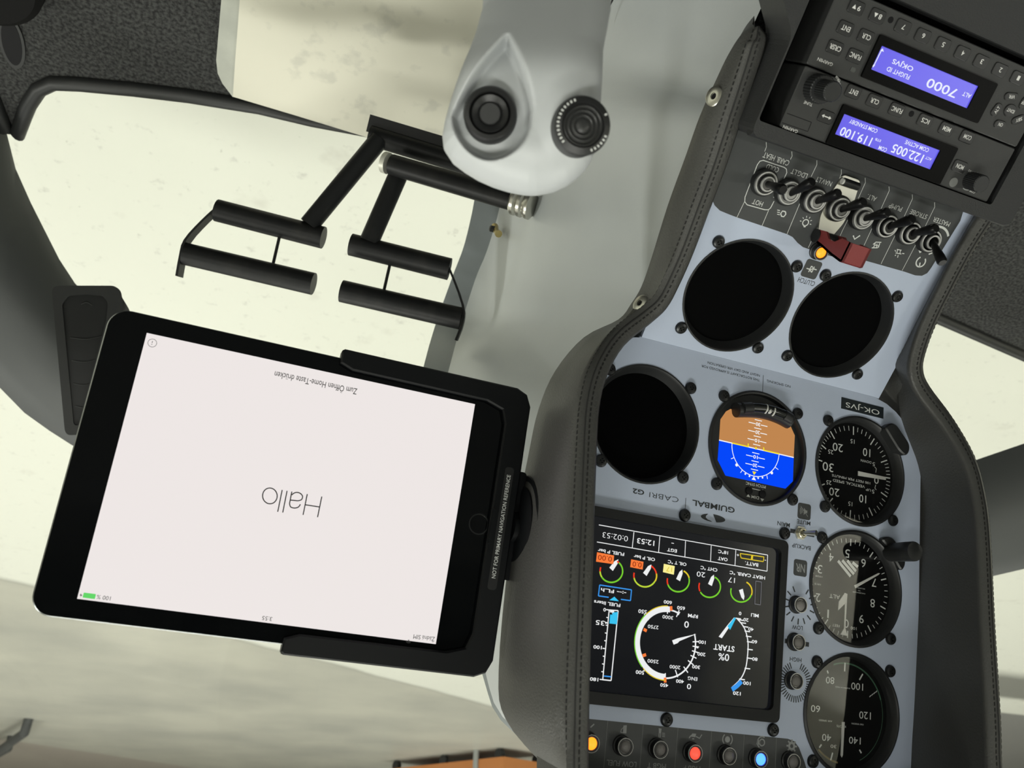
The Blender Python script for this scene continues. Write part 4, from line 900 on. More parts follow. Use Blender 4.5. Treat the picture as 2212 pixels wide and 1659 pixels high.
# red guard, hinged up and open, on a steel bracket round the fourth switch
gp = lambda x, y, h=0: F2.px(S6(x, y), h)
hc = gp(1130, 800, 3); gd = thing('switch_guard', 'open red switch guard on a bright steel bracket beside the glowing amber lamp', 'switch guard', F2, (hc.x, hc.y, 0))
c4 = META['toggle_switch.003']['org']
MB().prism(rpoly([(c4[0] - 7, c4[1] - 21), (c4[0] + 7, c4[1] - 21), (c4[0] + 9.5, c4[1] - 8), (c4[0] + 9.5, c4[1] + 8), (c4[0] + 5, c4[1] + 21), (c4[0] - 5, c4[1] + 21), (c4[0] - 9.5, c4[1] + 8), (c4[0] - 9.5, c4[1] - 8)], 2.5, 4), 0.2, 1.6).build('bracket', STEEL, gd)
MB().tube([Vector((c4[0] - 5.5, c4[1] - 17, 4)), Vector((c4[0] + 6.5, c4[1] - 17, 4))], 2.6, 14).build('spring_pin', BLACK, gd, True)
MB().lathe((c4[0] + 6.5, c4[1] - 17, 4), [(2.0, 0), (2.0, 1.2), (0, 1.3)], 16, (1, 0, 0)).build('pin_end', mat('white_ball', ()), gd, True)
HG = Vector((c4[0], c4[1] + 21, 5))
MB().tube([HG + Vector((-9, 0, 0)), HG + Vector((9, 0, 0))], 4.6, 18).build('hinge', BLACK, gd, True)
RED = mat('red_guard_plastic', (0.23, 0.035, 0.035), 0.42, bump=('noise', 900, 0.1, 0.0004))
def guard():
    m_ = MB(); L = 37
    prof = [(-4.5, 0), (-5.5, 8), (-2, 14), (-2, 21), (-6, 27), (-6, L), (6.5, L), (7.5, L - 2), (6.5, 24), (4.5, 10), (3.5, 0)]   # side view: y across, z out
    for sx in (-8.2, 6.4):
        a = [HG + Vector((sx, y, z_)) for y, z_ in prof]; b_ = [HG + Vector((sx + 1.8, y, z_)) for y, z_ in prof]; k = len(prof)
        m_.add(a + b_, [tuple(range(k))[::-1], tuple(range(k, 2 * k))] + [(i, (i + 1) % k, k + (i + 1) % k, k + i) for i in range(k)])
    top = [(6.5, L), (7.5, L - 2), (6.5, 24), (4.5, 10), (3.5, 0)]
    a = [HG + Vector((-8.2, y, z_)) for y, z_ in top]; b_ = [HG + Vector((8.2, y, z_)) for y, z_ in top]
    c_ = [HG + Vector((-8.2, y - 1.6, z_)) for y, z_ in top]; d_ = [HG + Vector((8.2, y - 1.6, z_)) for y, z_ in top]
    m_.loft([a, b_, d_, c_], True)
    e = [(-6, L), (6.5, L), (6.5, L - 1.8), (-6, L - 1.8)]
    a = [HG + Vector((-8.2, y, z_)) for y, z_ in e]; b_ = [HG + Vector((8.2, y, z_)) for y, z_ in e]
    m_.add(a + b_, [(0, 1, 2, 3), (4, 5, 6, 7), (0, 1, 5, 4), (1, 2, 6, 5), (2, 3, 7, 6), (3, 0, 4, 7)])
    m_.build('red_cover', RED, gd)
guard()

LENS = mat('grey_lens', (0.20, 0.19, 0.18), 0.35, bump=('noise', 1500, 0.4, 0.0008))
CHROME = mat('thin_chrome', (0.4, 0.4, 0.4), 0.25, 0.8)
def lamp(frame, p, label, lit=None, k=1.0, h=6.0, group='small round panel lamps', cat='indicator lamp', g=1.0):
    c = frame.px(p, h); c = Vector((c.x, c.y, 0)); t = thing('indicator_lamp', label, cat, frame, c, group); org = META[t.name]['org']
    shared('lamp_body', lambda m_: m_.lathe((0, 0), [(6.0, 0), (6.0, 1.2), (5.2, 1.6), (5.2, 5.2), (4.9, 5.6), (3.9, 5.6), (3.7, 4.6), (0, 4.6)], 36), 'body', BLACK, t, org)
    shared('lamp_ring', lambda m_: m_.lathe((0, 0), [(5.25, 5.2), (5.2, 5.8), (4.8, 5.8), (4.75, 5.2)], 36), 'chrome_ring', CHROME, t, org)
    mk = lambda m_: m_.lathe((0, 0), [(3.75, 4.8), (3.5, 5.5), (2.2, 6.3), (0, 6.6)], 30)
    lens = shared('lamp_lens' + str(lit), mk, 'lens', LENS if lit is None else mat('lit_' + lit[0], (0, 0, 0), .4, emit=lit[1], es=lit[2]), t, org)
    return t
AMB = ('amber', (1.0, 0.20, 0.01), 2.8); REDL = ('red', (1.0, 0.035, 0.02), 3.2); BLU = ('blue', (0.015, 0.06, 1.0), 11.0)
lamp(F2, (1775, 547), 'amber lamp glowing above the clutch sign, beside the red guard', AMB)
lamp(F1, (1279, 1607), 'amber lamp glowing half hidden behind the leather hood edge', AMB)
lamp(F1, (1352, 1614), 'unlit grey lamp above the LOW FUEL lettering')
lamp(F1, (1428, 1620), 'unlit grey lamp under the thermometer sign')
lamp(F1, (1503, 1628), 'red lamp glowing under the oil can sign', REDL)
lamp(F1, (1577, 1634), 'unlit grey lamp between the red and blue lamps')
lamp(F1, (1645, 1641), 'the only glowing blue lamp in the row of small lamps beyond the engine display', BLU)
lamp(F1, (1716, 1647), 'unlit grey lamp under the gear wheel sign at the strip end')
lamp(F1, (1731, 1307), 'unlit grey lamp ringed by thin ticks, beside the altimeter')
lamp(F1, (1727, 1388), 'unlit grey lamp on the dark bar between LOW and HIGH')
lamp(F1, (1722, 1472), 'unlit grey lamp in the thick half ring of ticks under HIGH')
# small steel toggle between MAIN and BACKUP
c = F1.px(Q3(305, 1290), 3); t = thing('toggle_switch_small', 'small bare steel toggle switch between MAIN and BACKUP', 'switch', F1, (c.x, c.y, 0))
t.name = 'steel_toggle'; META['steel_toggle'] = META['toggle_switch_small']
MB().lathe((c.x, c.y, 0), [(5.0, 0), (5.0, 1.5)], 6).build('hex_nut', STEEL, t); MB().lathe((c.x, c.y, 1.5), [(3.6, 0), (3.6, 2.0), (3.2, 2.4), (2.2, 2.4), (2.0, 1.2), (0, 1.2)], 28).build('collar', mat('pale_brass', (0.55, 0.52, 0.40), 0.3, 0.9), t, True)
e = F1.px(Q3(430, 1292), 12); MB().tube([Vector((c.x, c.y, 2.5)), Vector((c.x, c.y, 2.5)).lerp(e, .8), e], [1.3, 1.9, 2.1], 14).build('lever', STEEL, t, True)

# ------------------------------------------------------------------ radios in their housing
hs = thing('radio_housing', 'black textured housing that surrounds the two radios on the lower console', 'housing', F2, (0, -170, 0))
rq = lambda x, y: F2.px(R5(x, y), RH)
ry1 = F2.px((1900, 352), RH).y; rx1 = F2.px((1683, 275), RH).x; rx0 = rx1 - 163.0
yE = F2.px((1860, 376), RH - 6).y            # raised edge next to the switches
xo0, xo1 = rx0 - 3.5, rx1 + 15
ybot = -236
GTX_H, GTR_H = 43.5, 36.0
plate('housing_top', rpoly([(-103, ybot), (118, ybot), (118, -176), (101, -158), (101, yE), (-103, yE)], [4, 4, 6, 6, 6, 6], 4), [rrect(xo0, xo1, -104 - 83.5 - 1 + (ry1 + 104), ry1 + 0.8, 2, 3)], 0.2, RH + 1.0, BLACKT, hs)
MB().tube([Vector((-102, yE - 3.6, RH - 3.6)), Vector((100, yE - 3.6, RH - 3.6))], 4.4, 14).build('rounded_front_edge', BLACKT, hs, True)
MB().box(xo0 - 2, xo1 + 2, ry1 - 86, ry1 + 2, 0.3, 2.0).build('recess_floor', BLACKM, hs)
BTN = mat('black_key', (0.013, 0.0135, 0.014), 0.4)
KEYW = mat('key_lettering', (0.78, 0.78, 0.76), 0.6)
LCD = mat('blue_lcd', (0.02, 0.02, 0.05), 0.3, emit=S(92, 84, 226), es=1.0)
LCDT = glow('lcd_white', (236, 240, 255), 1.0)
def radio(name, label, y0, y1):
    t = thing(name, label, 'radio', F2, ((rx0 + rx1) / 2, (y0 + y1) / 2, RH))
    MB().box(rx0, rx1, y0, y1, 4, RH, 1.2, 0.5).build('face', RADIO, t); return t
yS = ry1 - GTR_H
com = radio('com_radio', 'black radio tuned to 122.005 and 119.100 with a blue screen', yS + .5, ry1)
xpd = radio('transponder', 'black transponder showing 7000 on a blue screen, with numbered keys', yS - GTX_H, yS - .5)
def key(par, x, y, text, w_=10.2, h_=7.2, tw=None, th=2.7, r=1.6, rot=0.0, org=None):
    c = rq(x, y); m_ = MB(); o = rrect(-w_ / 2, w_ / 2, -h_ / 2, h_ / 2, r, 4)
    ca, sa = math.cos(rot), math.sin(rot)
    k = MB().prism([(c.x + a * ca - b_ * sa, c.y + a * sa + b_ * ca) for a, b_ in o], RH - .5, RH + .9, .35).build('key', BTN, par)
    m_.flat = True
    if text == '<>':
        seg(m_, (c.x - 2.4, c.y), (c.x + 2.4, c.y), .6, RH + .98)
        for sg in (-1, 1): m_.add([(c.x + sg * 3.4, c.y, RH + .98), (c.x + sg * 1.8, c.y + 1.1, RH + .98), (c.x + sg * 1.8, c.y - 1.1, RH + .98)], [(0, 1, 2)])
    elif text and text[-1] in '^v':
        put_text(m_, text[0], (c.x - 1.6, c.y), 2.0, 2.7, RH + .98, 0, .01); sg = 1 if text[-1] == '^' else -1
        m_.add([(c.x + 1.6, c.y + sg * 1.2, RH + .98), (c.x + .3, c.y - sg * 1.1, RH + .98), (c.x + 2.9, c.y - sg * 1.1, RH + .98)], [(0, 1, 2)])
    else: put_text(m_, text, c, tw or {1: 1.9, 2: 4.0}.get(len(text), 1.95 * len(text)), th, RH + .98, rot, .008)
    m_.build('key_lettering', KEYW, k); return k
for x, y, t_ in ((757, 65, '9v'), (940, 138, '8^'), (1160, 232, '7'), (1333, 310, '6'), (1505, 385, '5'), (1675, 460, '4'), (1838, 532, '3'), (2000, 605, '2'), (2155, 675, '1'), (663, 245, 'ENT'), (840, 318, 'CLR'), (572, 412, 'CRSR'), (745, 485, 'FUNC')): key(xpd, x, y, t_)
for x, y, t_, w_, h_, rot in ((2098, 835, 'VFR', 9.8, 4.8, 12), (2206, 890, 'OFF', 4.8, 7.5, 0), (1970, 950, 'ALT', 8.2, 5.6, -100), (2158, 1035, 'SBY', 9.0, 4.8, 36), (2000, 1077, 'ON', 8.6, 5.0, 5)): key(xpd, x, y, t_, w_, h_, 4.4 if len(t_) > 2 else 3.2, 2.1, 2.3, math.radians(rot))
key(xpd, 2088, 957, 'IDNT', 8.6, 7.6, 5.8, 2.0, 3.7)
for x, y, t_ in ((730, 795, 'ENT'), (912, 875, 'CLR'), (1105, 950, 'FUNC'), (1350, 1045, 'ICS'), (1535, 1115, 'MEM'), (1715, 1185, 'COM'), (1650, 1440, 'MON'), (495, 1010, '<>')): key(com, x, y, t_)
for par, x, y in ((xpd, 1058, 172), (com, 1237, 985)):
    c = rq(x, y); MB().lathe((c.x, c.y, RH), [(1.8, 0), (1.8, .12), (0, .12)], 20).build('fixing_hole', BLACKM, par)
c = rq(730, 603); MB().box(c.x - 1.6, c.x + 1.6, c.y - 1.3, c.y + 1.3, RH - .3, RH + .3, .6).build('light_sensor', mat('sensor', (0.06, 0.065, 0.06), 0.2), xpd)
def display(par, outer, inner):
    q = [rq(*a) for a in outer]; i_ = [rq(*a) for a in inner]
    bx = lambda s_: (min(s_, key=lambda v_: v_.x).x, max(s_, key=lambda v_: v_.x).x, min(s_, key=lambda v_: v_.y).y, max(s_, key=lambda v_: v_.y).y)
    av = lambda s_: ((s_[1].x + s_[2].x) / 2, (s_[0].x + s_[3].x) / 2, (s_[2].y + s_[3].y) / 2, (s_[0].y + s_[1].y) / 2)
    o_, n_ = av(q), av(i_)
    def order(b_): return (min(b_[0], b_[1]), max(b_[0], b_[1]), min(b_[2], b_[3]), max(b_[2], b_[3]))
    o_, n_ = order(o_), order(n_)
    fr_ = plate('display_bezel', rrect(*o_, 1.0, 3), [rrect(*n_, .2, 1)], RH - .5, RH + 1.6, mat('gloss_black_bezel', (0.003, 0.003, 0.0028), 0.35, spec=0.06), par)
    MB().box(n_[0] - .5, n_[1] + .5, n_[2] - .5, n_[3] + .5, RH - .3, RH + .5).build('blue_screen', LCD, par)
display(xpd, [(975, 297), (1990, 735), (1785, 1055), (775, 660)], [(975, 398), (1818, 748), (1702, 935), (870, 595)])
display(com, [(648, 902), (1640, 1280), (1465, 1590), (478, 1235)], [(650, 990), (1483, 1297), (1387, 1468), (560, 1150)])
s = Sheet(F2, R5, RH + .5, RH + .62)
s.text('ALT', 1716, 822, 85, 42, .015); s.text('7000', 1500, 762, 305, 92, .012); s.text('FLIGHT ID', 1123, 632, 232, 46, .012); s.text('OKJVS', 1165, 558, 212, 62, .015); s.line(975, 440, 915, 560, .6); s.poly([(988, 418), (998, 448), (966, 438)]); s.poly([(903, 585), (923, 562), (892, 556)])
s.m.build('screen_lettering', LCDT, xpd)
s = Sheet(F2, R5, RH + .5, RH + .62)
s.text('122.005', 1203, 1328, 312, 86, .012); s.text('119.100', 757, 1180, 312, 86, .012); s.text('COM', 988, 1288, 80, 40, .015); s.text('STB', 948, 1212, 58, 24, .015); s.text('ACT', 1385, 1372, 60, 26, .015); s.text('COM STANDBY', 822, 1092, 282, 40, .012); s.text('COM ACTIVE', 1285, 1265, 240, 40, .012)
s.m.build('screen_lettering', LCDT, com)
s = Sheet(F2, R5, RH, RH + .1); s.text('GARMIN', 490, 535, 152, 32); s.m.build('maker_lettering', KEYW, xpd)
s = Sheet(F2, R5, RH, RH + .1); s.text('GARMIN', 190, 1118, 146, 30); s.text('TUNE', 343, 896, 84, 28); s.text('COM', 1765, 1658, 52, 24); s.textr('PUSH', 612, 720, 4.2, 1.2, -.7); s.textr('CRSR', 600, 680, 4.2, 1.2, -.4); s.text('PUSH SQ', 1772, 1490, 100, 22); s.text('VOL', 1838, 1552, 48, 24)
s.m.build('maker_lettering', KEYW, com)
s = Sheet(F2, R5, RH, RH + .08)
for A in ((160, 980, 372, 1058), (372, 1058, 340, 1138), (340, 1138, 118, 1062)): s.line(*A, .35)
s.m.build('card_slot', BLACKM, com)
def knob(par, base, tipc, r0, r1, h0, h1, nm):
    c = rq(*base); c.z = RH; m_ = MB(); n_ = 30
    def ridged(r, z0, z1):
        pts = []
        for k in range(n_ * 2): a = PI * k / n_; rr = r * (1 if k % 2 else .95); pts.append((c.x + rr * math.cos(a), c.y + rr * math.sin(a)))
        m_.prism(pts, z0, z1, .5)
    ridged(r0, RH, RH + h0)
    if r1: ridged(r1, RH + h0, RH + h1)
    m_.build(nm, BLACK, par)
knob(com, (408, 762), None, 8.2, 5.8, 8.5, 19, 'tuning_knob'); knob(com, (1745, 1562), None, 5.6, None, 11, 0, 'volume_knob')
c = rq(1600, 1578); MB().lathe((c.x, c.y, RH), [(3, 0), (3, .25), (0, .3)], 24).build('lamp_dot', mat('grey_dot', (0.16, 0.165, 0.16), 0.5), com)
c = rq(1745, 1562); m_ = MB(); m_.flat = True; arc(m_, c, 6.1, 1.2, 4.4, .5, RH + .12); m_.build('knob_arc', GREYINK, com)

# ------------------------------------------------------------------ tablet in its holder
T = F3
tb = thing('tablet', 'black tablet lying sideways with a bright white screen reading Hallo', 'tablet', T, (0, 0, 0))
MB().box(-120, 120, -84.75, 84.75, -7.0, -0.4, 11, 1.6, 8).build('metal_back', mat('space_grey_metal', (0.30, 0.31, 0.31), 0.3, 0.9), tb, True)
MB().box(-119.2, 119.2, -83.95, 83.95, -.8, -0.02, 10.2, .3, 8).build('front_glass', mat('tablet_black_glass', (0.0025, 0.003, 0.0035), 0.06, spec=0.12), tb)
MB().box(-98.5, 98.5, -73.9, 73.9, -.3, 0.04).build('lit_screen', mat('tablet_screen', (0.02, 0.02, 0.02), 0.2, spec=0.2, emit=S(238, 231, 229), es=0.98), tb)
s = Sheet(T, ID, 0.04, 0.14)
def th(mb, t_, p, w_, h_, bo=0.0): q = T.px(p, 0); put_text(mb, t_, q, w_, h_, 0.14, 0, bo)
hl_ = crop(500, 1020, 8.508); s2 = Sheet(T, hl_, 0.04, 0.14)      # Hallo, drawn in one thin stroke width
P_ = lambda *a: [s2.p(*q) for q in a]
tw_ = .62
for a, b_ in (((1660, 448), (1582, 828)), ((1393, 402), (1316, 785)), ((1623, 640), (1350, 598)), ((1022, 342), (942, 742)), ((932, 326), (850, 728))): strip(s2.m, P_(a, b_), tw_, .14)
o_ = [(706 + 128 * math.cos(t_) + 22 * math.sin(t_) * 0, 436 + 142 * math.sin(t_) + 12 * math.cos(t_)) for t_ in [2 * PI * k / 40 for k in range(41)]]
o_ = [(706 + 134 * math.cos(t_) - 3 * math.sin(t_), 436 + 145 * math.sin(t_) + 6 * math.cos(t_)) for t_ in [2 * PI * k / 40 for k in range(41)]]
strip(s2.m, P_(*o_), tw_, .14)
strip(s2.m, subdiv(P_((1110, 356), (1095, 430), (1080, 515), (1068, 575), (1085, 635), (1130, 655), (1175, 658), (1230, 640), (1268, 590)), 4), tw_, .14)
strip(s2.m, subdiv(P_((1110, 420), (1140, 390), (1200, 372), (1265, 390), (1305, 440), (1290, 500), (1230, 525), (1160, 520), (1085, 513)), 4), tw_, .14)
s2.m.build('greeting', mat('screen_ink', (0.012, 0.010, 0.011), 0.6), tb)
s.text('Zum Öffnen Home-Taste drücken', 683, 829, 186, 17, .004); s.text('Žádná SIM', 916, 1379, 47, 12); s.text('3:55', 577, 1336, 22, 9); s.text('100 %', 224, 1291, 31, 9)
for r in (.55, 1.25, 1.95): s.ring(883, 1381, r, .42, 45, 135)
s.ring(329, 741, 2.3, .25); s.line(329.5, 737, 328.5, 741, .35); s.disc(328, 744, .25, 8)
s.poly([(176, 1281), (172, 1286), (175, 1287), (173, 1291), (178, 1285), (175, 1284)])
s.m.build('status_lettering', mat('screen_grey_ink', (0.06, 0.06, 0.065), 0.6), tb)
c = T.px((193, 1287), 0); MB().box(c.x - 3.0, c.x + 3.0, c.y - 1.3, c.y + 1.3, .05, .14, .3).build('battery_sign', glow('battery_green', (100, 214, 105)), tb)
hb_ = T.px((1035, 1130), 0); MB().lathe((hb_.x, 0, 0), [(6.6, -.1), (6.6, .02), (5.9, .06), (5.7, -.02), (0, -.06)], 40).build('home_button', mat('home_button_black', (0.006, 0.0065, 0.007), 0.15), tb, True)

hd = thing('tablet_holder', 'black plastic frame gripping the left half of the tablet, with a white warning line', 'holder', T, (-120, 0, -8))
HP = mat('holder_plastic', (0.0038, 0.0045, 0.0055), 0.45, spec=0.22)
xe, xo = -10.5, -134.5
m_ = MB()
outer = rpoly([(xe - 1, -89.5), (xe - 1, 89.5), (xo, 89.5), (xo, -89.5)], [3, 3, 13, 13], 6)
inn = rpoly([(xe - 2, 77.0), (-119, 77.0), (-119, -77.0), (xe - 2, -77.0)], [4, 16, 16, 4], 8)
lip = [(xe - 1, -89.5), (xe + .5, -88), (xe, -80.5), (xe - 8, -77.5), (-105, -77), (-116, -73.5), (-119, -65), (-119, 65), (-116, 73.5), (-105, 77), (xe - 8, 77.5), (xe, 80.5), (xe + .5, 88), (xe - 1, 89.5), (-124, 89.5), (-131, 86.5), (xo, 79), (xo, -79), (-131, -86.5), (-124, -89.5)]
m_.prism(lip, 0.3, 4.2, 1.0); m_.build('front_lip', HP, hd)
MB().prism(lip, -7.4, 0.1).build('side_rail', HP, hd) if False else None
m_ = MB(); m_.box(xo, -120.4, -78, 78, -9, .4, 1); m_.box(-123, xe, 85.2, 89.5, -9, .4, .5); m_.box(-123, xe, -89.5, -85.2, -9, .4, .5); m_.build('side_walls', HP, hd)
MB().box(xo, -30, -89.5, 89.5, -11, -7.6, 10).build('back_plate', HP, hd)
MB().box(-121.8, -119.4, -11, 11, 4.1, 4.9, 1).build('thumb_notch', HP, hd)
a, b_ = T.px((1066, 1249), 4.2), T.px((1099, 1026), 4.2)
MB().box((a.x + b_.x) / 2 - 2.9, (a.x + b_.x) / 2 + 2.9, -38, 38, 4.15, 4.3, 2).build('warning_strip', mat('strip_black', (0.012, 0.0125, 0.013), 0.35), hd)
w = MB(); w.flat = True; put_text(w, 'NOT FOR PRIMARY NAVIGATION REFERENCE', ((a.x + b_.x) / 2, (a.y + b_.y) / 2), abs(a.y - b_.y), 2.5, 4.4, PI / 2, .004)
if a.y > b_.y: w.v = [Vector(((a.x + b_.x) - q.x, (a.y + b_.y) - q.y, q.z)) for q in w.v]
w.build('warning_lettering', WHITE, hd)
MB().box(xo - 5, xo + 4, -37, 31, -10, 1, 2).build('mount_flange', HP, hd)
# round mount between hood side and holder
mc = atd((1121, 1140), 526)
mt_ = thing('holder_mount', 'round black mount fixing the tablet holder to the leather hood', 'mount', FW, mc)
ax = (F1.w((172, 0, 0)) - F1.w((0, 0, 0))).normalized()
q = lambda dx: mc + Vector((dx, 0, 0))
MB().lathe(q(-7), [(32, -6), (36, 0), (36, 5), (33, 8), (30, 8), (28, 6), (0, 6)], 48, (1, 0, 0)).build('round_base', HP, mt_, True)
MB().lathe(q(1), [(26, -1), (26, 1.2), (22, 2.2), (10, 2.2), (10, 5), (0, 5)], 40, (1, 0, 0)).build('inner_disc', HP, mt_, True)

# ------------------------------------------------------------------ rudder pedals
def P(x, y, d): q = (360 + x / 2.765, 220 + y / 2.765); return atd(q, d)
def pedals(label, tq0, tq1, arm0, arm1, b0, b1, c0, c1, strap, rod0, rod1, plate_=None, fitting=False, sd=1):
    o = P(*tq0); t = thing('rudder_pedal', label, 'pedal', FW, o, 'pilot rudder pedals')
    MB().tube([P(*tq0), P(*tq1)], 10.5, 22).build('torque_tube', TUBE, t, True)
    MB().tube([P(*arm0), P(*arm1)], 10.0, 20).build('arm', TUBE, t, True)
    MB().tube([P(*b0), P(*b1)], 11.4, 20).build('foot_bar', TUBE, t, True); MB().tube([P(*c0), P(*c1)], 11.4, 20).build('foot_bar', TUBE, t, True)
    m_ = MB(); pts = [P(*a) for a in strap]; up = (P(*c1) - P(*c0)).normalized() * 1.3; wv = AF * 7
    pp = subdiv(pts, 3)
    m_.loft([[p - up + wv for p in pp], [p + up + wv for p in pp], [p + up - wv for p in pp], [p - up - wv for p in pp]], True); m_.build('side_strap', TUBE, t)
    MB().tube([P(*rod0), P(*rod1)], 1.6, 8).build('cross_rod', TUBE, t, True)
    return t
pa = pedals('black tube rudder pedal on the tablet side, hung from the longer slanting arm', (1215, 200, 862), (1790, 375, 862), (1270, 225, 858), (850, 735, 845), (300, 648, 848), (937, 812, 848), (112, 908, 842), (878, 1088, 842),
            [(350, 605, 848), (232, 712, 846), (125, 832, 843), (96, 930, 842), (75, 1045, 842)], (682, 770, 847), (632, 985, 843))
MB().tube([P(1215, 130, 870), P(1800, 305, 870)], 12.5, 4).build('bearing_channel', TUBE, pa)
pb = pedals('black tube rudder pedal on the console side, ending in a bright steel fitting', (1345, 375, 838), (2072, 588, 800), (1395, 410, 852), (1208, 838, 845), (1100, 852, 848), (1690, 1000, 848), (1045, 1130, 842), (1760, 1295, 842),
            [(1655, 955, 848), (1690, 1000, 847), (1770, 1215, 843), (1768, 1320, 842), (1730, 1425, 842)], (1335, 965, 847), (1296, 1135, 843))
e = P(2072, 588, 800); d = (e - P(1345, 375, 838)).normalized()
mm = MB(); mm.lathe(e - d * 1, [(12, 0), (14, 2), (14, 5), (12, 7), (14, 9), (14, 12), (12, 14), (14, 17), (14, 20), (11, 22)], 28, d); mm.build('steel_fitting', STEEL, pb, True)
MB().lathe(P(1350, 376, 838) - d * 10, [(10.8, 0), (10.8, 5)], 24, d).build('bright_end_cap', mat('pale_steel', (0.66, 0.66, 0.58), 0.45, 0.4), pb, True)

# ------------------------------------------------------------------ air outlet box in the corner
V = crop(0, 540, 3.77)
vo = atd((190, 780), 900); FV = Frame(vo, (1, 0, 0), (0, .33, .944), (0, -.944, .33)); zz = -(ray((190, 780)).normalized())
FV = Frame(vo, (AR - zz * AR.dot(zz)).normalized(), zz.cross((AR - zz * AR.dot(zz)).normalized()), zz)
vb = thing('air_outlet', 'black slatted air outlet box on the frame behind the tablet', 'air outlet', FV, (0, 0, 0))
vp = lambda x, y: tuple(FV.px(V(x, y), 0)[:2])
ol = rpoly([vp(418, 290), vp(930, 290), vp(985, 330), vp(1010, 480), vp(720, 1500), vp(555, 1510), vp(528, 1480)], [8, 4, 4, 4, 4, 4, 4], 4)
rc = rpoly([vp(505, 440), vp(560, 372), vp(700, 362), vp(840, 372), vp(880, 430), vp(868, 560), vp(640, 1430), vp(600, 1425)], [3, 3, 4, 3, 3, 3, 3, 3], 4)
plate('housing_front', ol, [rc], -6, 0, mat('vent_plastic', (0.022, 0.023, 0.023), 0.5), vb)
MB().prism(inset(ol, .0) if False else ol, -60, -6.1).build('housing', mat('vent_plastic', ()), vb)
MB().prism(rc, -5.9, -4.5).build('recess', mat('vent_dark', (0.010, 0.0105, 0.011), 0.45), vb)
for k, y in enumerate((440, 712, 900, 1088, 1270)):
    xs = (660, 750) if k == 0 else (560 + k * 12, 860 - k * 30)
    cy = 14 if k else -16
    MB().tube(subdiv([Vector((*vp(xs[0], y), -4.4)), Vector((*vp((xs[0] + xs[1]) / 2, y + cy), -3.6)), Vector((*vp(xs[1], y - 12 if k else y + 8), -4.4))], 5), .7, 6).build('slat', mat('vent_slat', (0.03, 0.031, 0.031), 0.4), vb, True)
sd_ = [vp(960, 320), vp(1055, 480), vp(1075, 560), vp(985, 560)]
MB().prism(rpoly(sd_, 2, 3), -50, -8).build('side_cheek', mat('vent_cheek', (0.09, 0.09, 0.085), 0.5), vb)

# ------------------------------------------------------------------ cyclic stick grip close to the lens
GD = 350.0
FG = Frame(atd((1130, 250), GD), AR, -AD, -AF)
EDGE = [(-220, 1050, 1322), (-120, 1046, 1326), (-40, 1042, 1327), (0, 1040, 1325), (60, 1028, 1313), (110, 1014, 1303), (150, 1000, 1300), (190, 986, 1298), (230, 971, 1297), (262, 960, 1296), (290, 954, 1294), (312, 956, 1290), (335, 972, 1282), (352, 996, 1270), (368, 1024, 1252), (382, 1056, 1232), (393, 1090, 1208), (400, 1120, 1180), (404, 1140, 1160)]
OUTL = [(x, y) for y, x, _ in EDGE] + [(x, y) for y, _, x in EDGE[::-1]]
def rim_dist(px_, y):                      # distance in photo units from the grip outline
    best = 1e9
    for (x0, y0), (x1, y1) in zip(OUTL, OUTL[1:]):
        dx, dy = x1 - x0, y1 - y0; t = max(0, min(1, ((px_ - x0) * dx + (y - y0) * dy) / (dx * dx + dy * dy + 1e-9)))
        best = min(best, math.hypot(px_ - x0 - dx * t, y - y0 - dy * t))
    return best
def zface(y):                              # stick leans away below, thumb face leans away above; the two meet in a soft ridge
    a, b_ = 0.085 * (y - 175), -0.080 * (y - 175); k = 3.0
    return 20 - k * math.log(math.exp(-a / k) + math.exp(-b_ / k))
def sst(t): t = max(0.0, min(1.0, t)); return t * t * (3 - 2 * t)
def bowl(px_, py_):                        # teardrop hollow round the left button, pointed towards the stick
    dx, dy = px_ - 1064, py_ - 262
    if dy < 0: c_ = -dy * .20; w_ = 88 * max(0.0, 1 - (-dy / 165.0) ** 1.35); u_ = w_ - abs(dx - c_)
    else: u_ = 88 * (1 - math.hypot(dx / 88, dy / 90))
    return sst(u_ / 16)
def grip():
    rows, NS, ys = [], 190, []
    for i in range(len(EDGE) - 1):
        k = max(2, int((EDGE[i + 1][0] - EDGE[i][0]) / 2.6))
        for j in range(k): ys.append(EDGE[i][0] + (EDGE[i + 1][0] - EDGE[i][0]) * j / k)
    ys.append(404)
    def ed(y):
        for a, b_ in zip(EDGE, EDGE[1:]):
            if a[0] <= y <= b_[0]: t = (y - a[0]) / (b_[0] - a[0]); return a[1] + (b_[1] - a[1]) * t, a[2] + (b_[2] - a[2]) * t
    for y in ys:
        xl, xr = ed(y); row = []; end = math.sqrt(max(0.0, 1 - max(0.0, (y - 280) / 124.5) ** 2))
        for k in range(NS):
            a = 2 * PI * k / NS; ca, sa = math.cos(a), math.sin(a)
            px_ = (xl + xr) / 2 + (xr - xl) / 2 * ca; l = FG.px((px_, y), 0)
            d = min(1.0, rim_dist(px_, y) / 88.0); rnd = 15 * (1 - math.sqrt(max(0.0, 1 - (1 - d) ** 2.2)))
            if sa >= 0:
                z_ = zface(y) - rnd - 9.0 * bowl(px_, y) + 3.0 * sst(1.5 - math.hypot(px_ - 1245, y - 275) / 62) * d
            else: z_ = zface(y) - 15 - 26 * end * abs(sa) ** .7
            row.append((l.x, l.y, z_))
        rows.append(row + [row[0]])
    m_ = MB(); m_.loft(rows); m_.add([rows[-1][k] for k in range(NS)], [tuple(range(NS))]); m_.add([rows[0][k] for k in range(NS)], [tuple(range(NS))])
    return m_
gr = thing('cyclic_grip', 'light grey moulded cyclic stick grip with two black thumb buttons, close to the lens', 'control grip', FG, (0, 0, 0))
grip().build('grip_body', GRIPM, gr, True, ang=80)
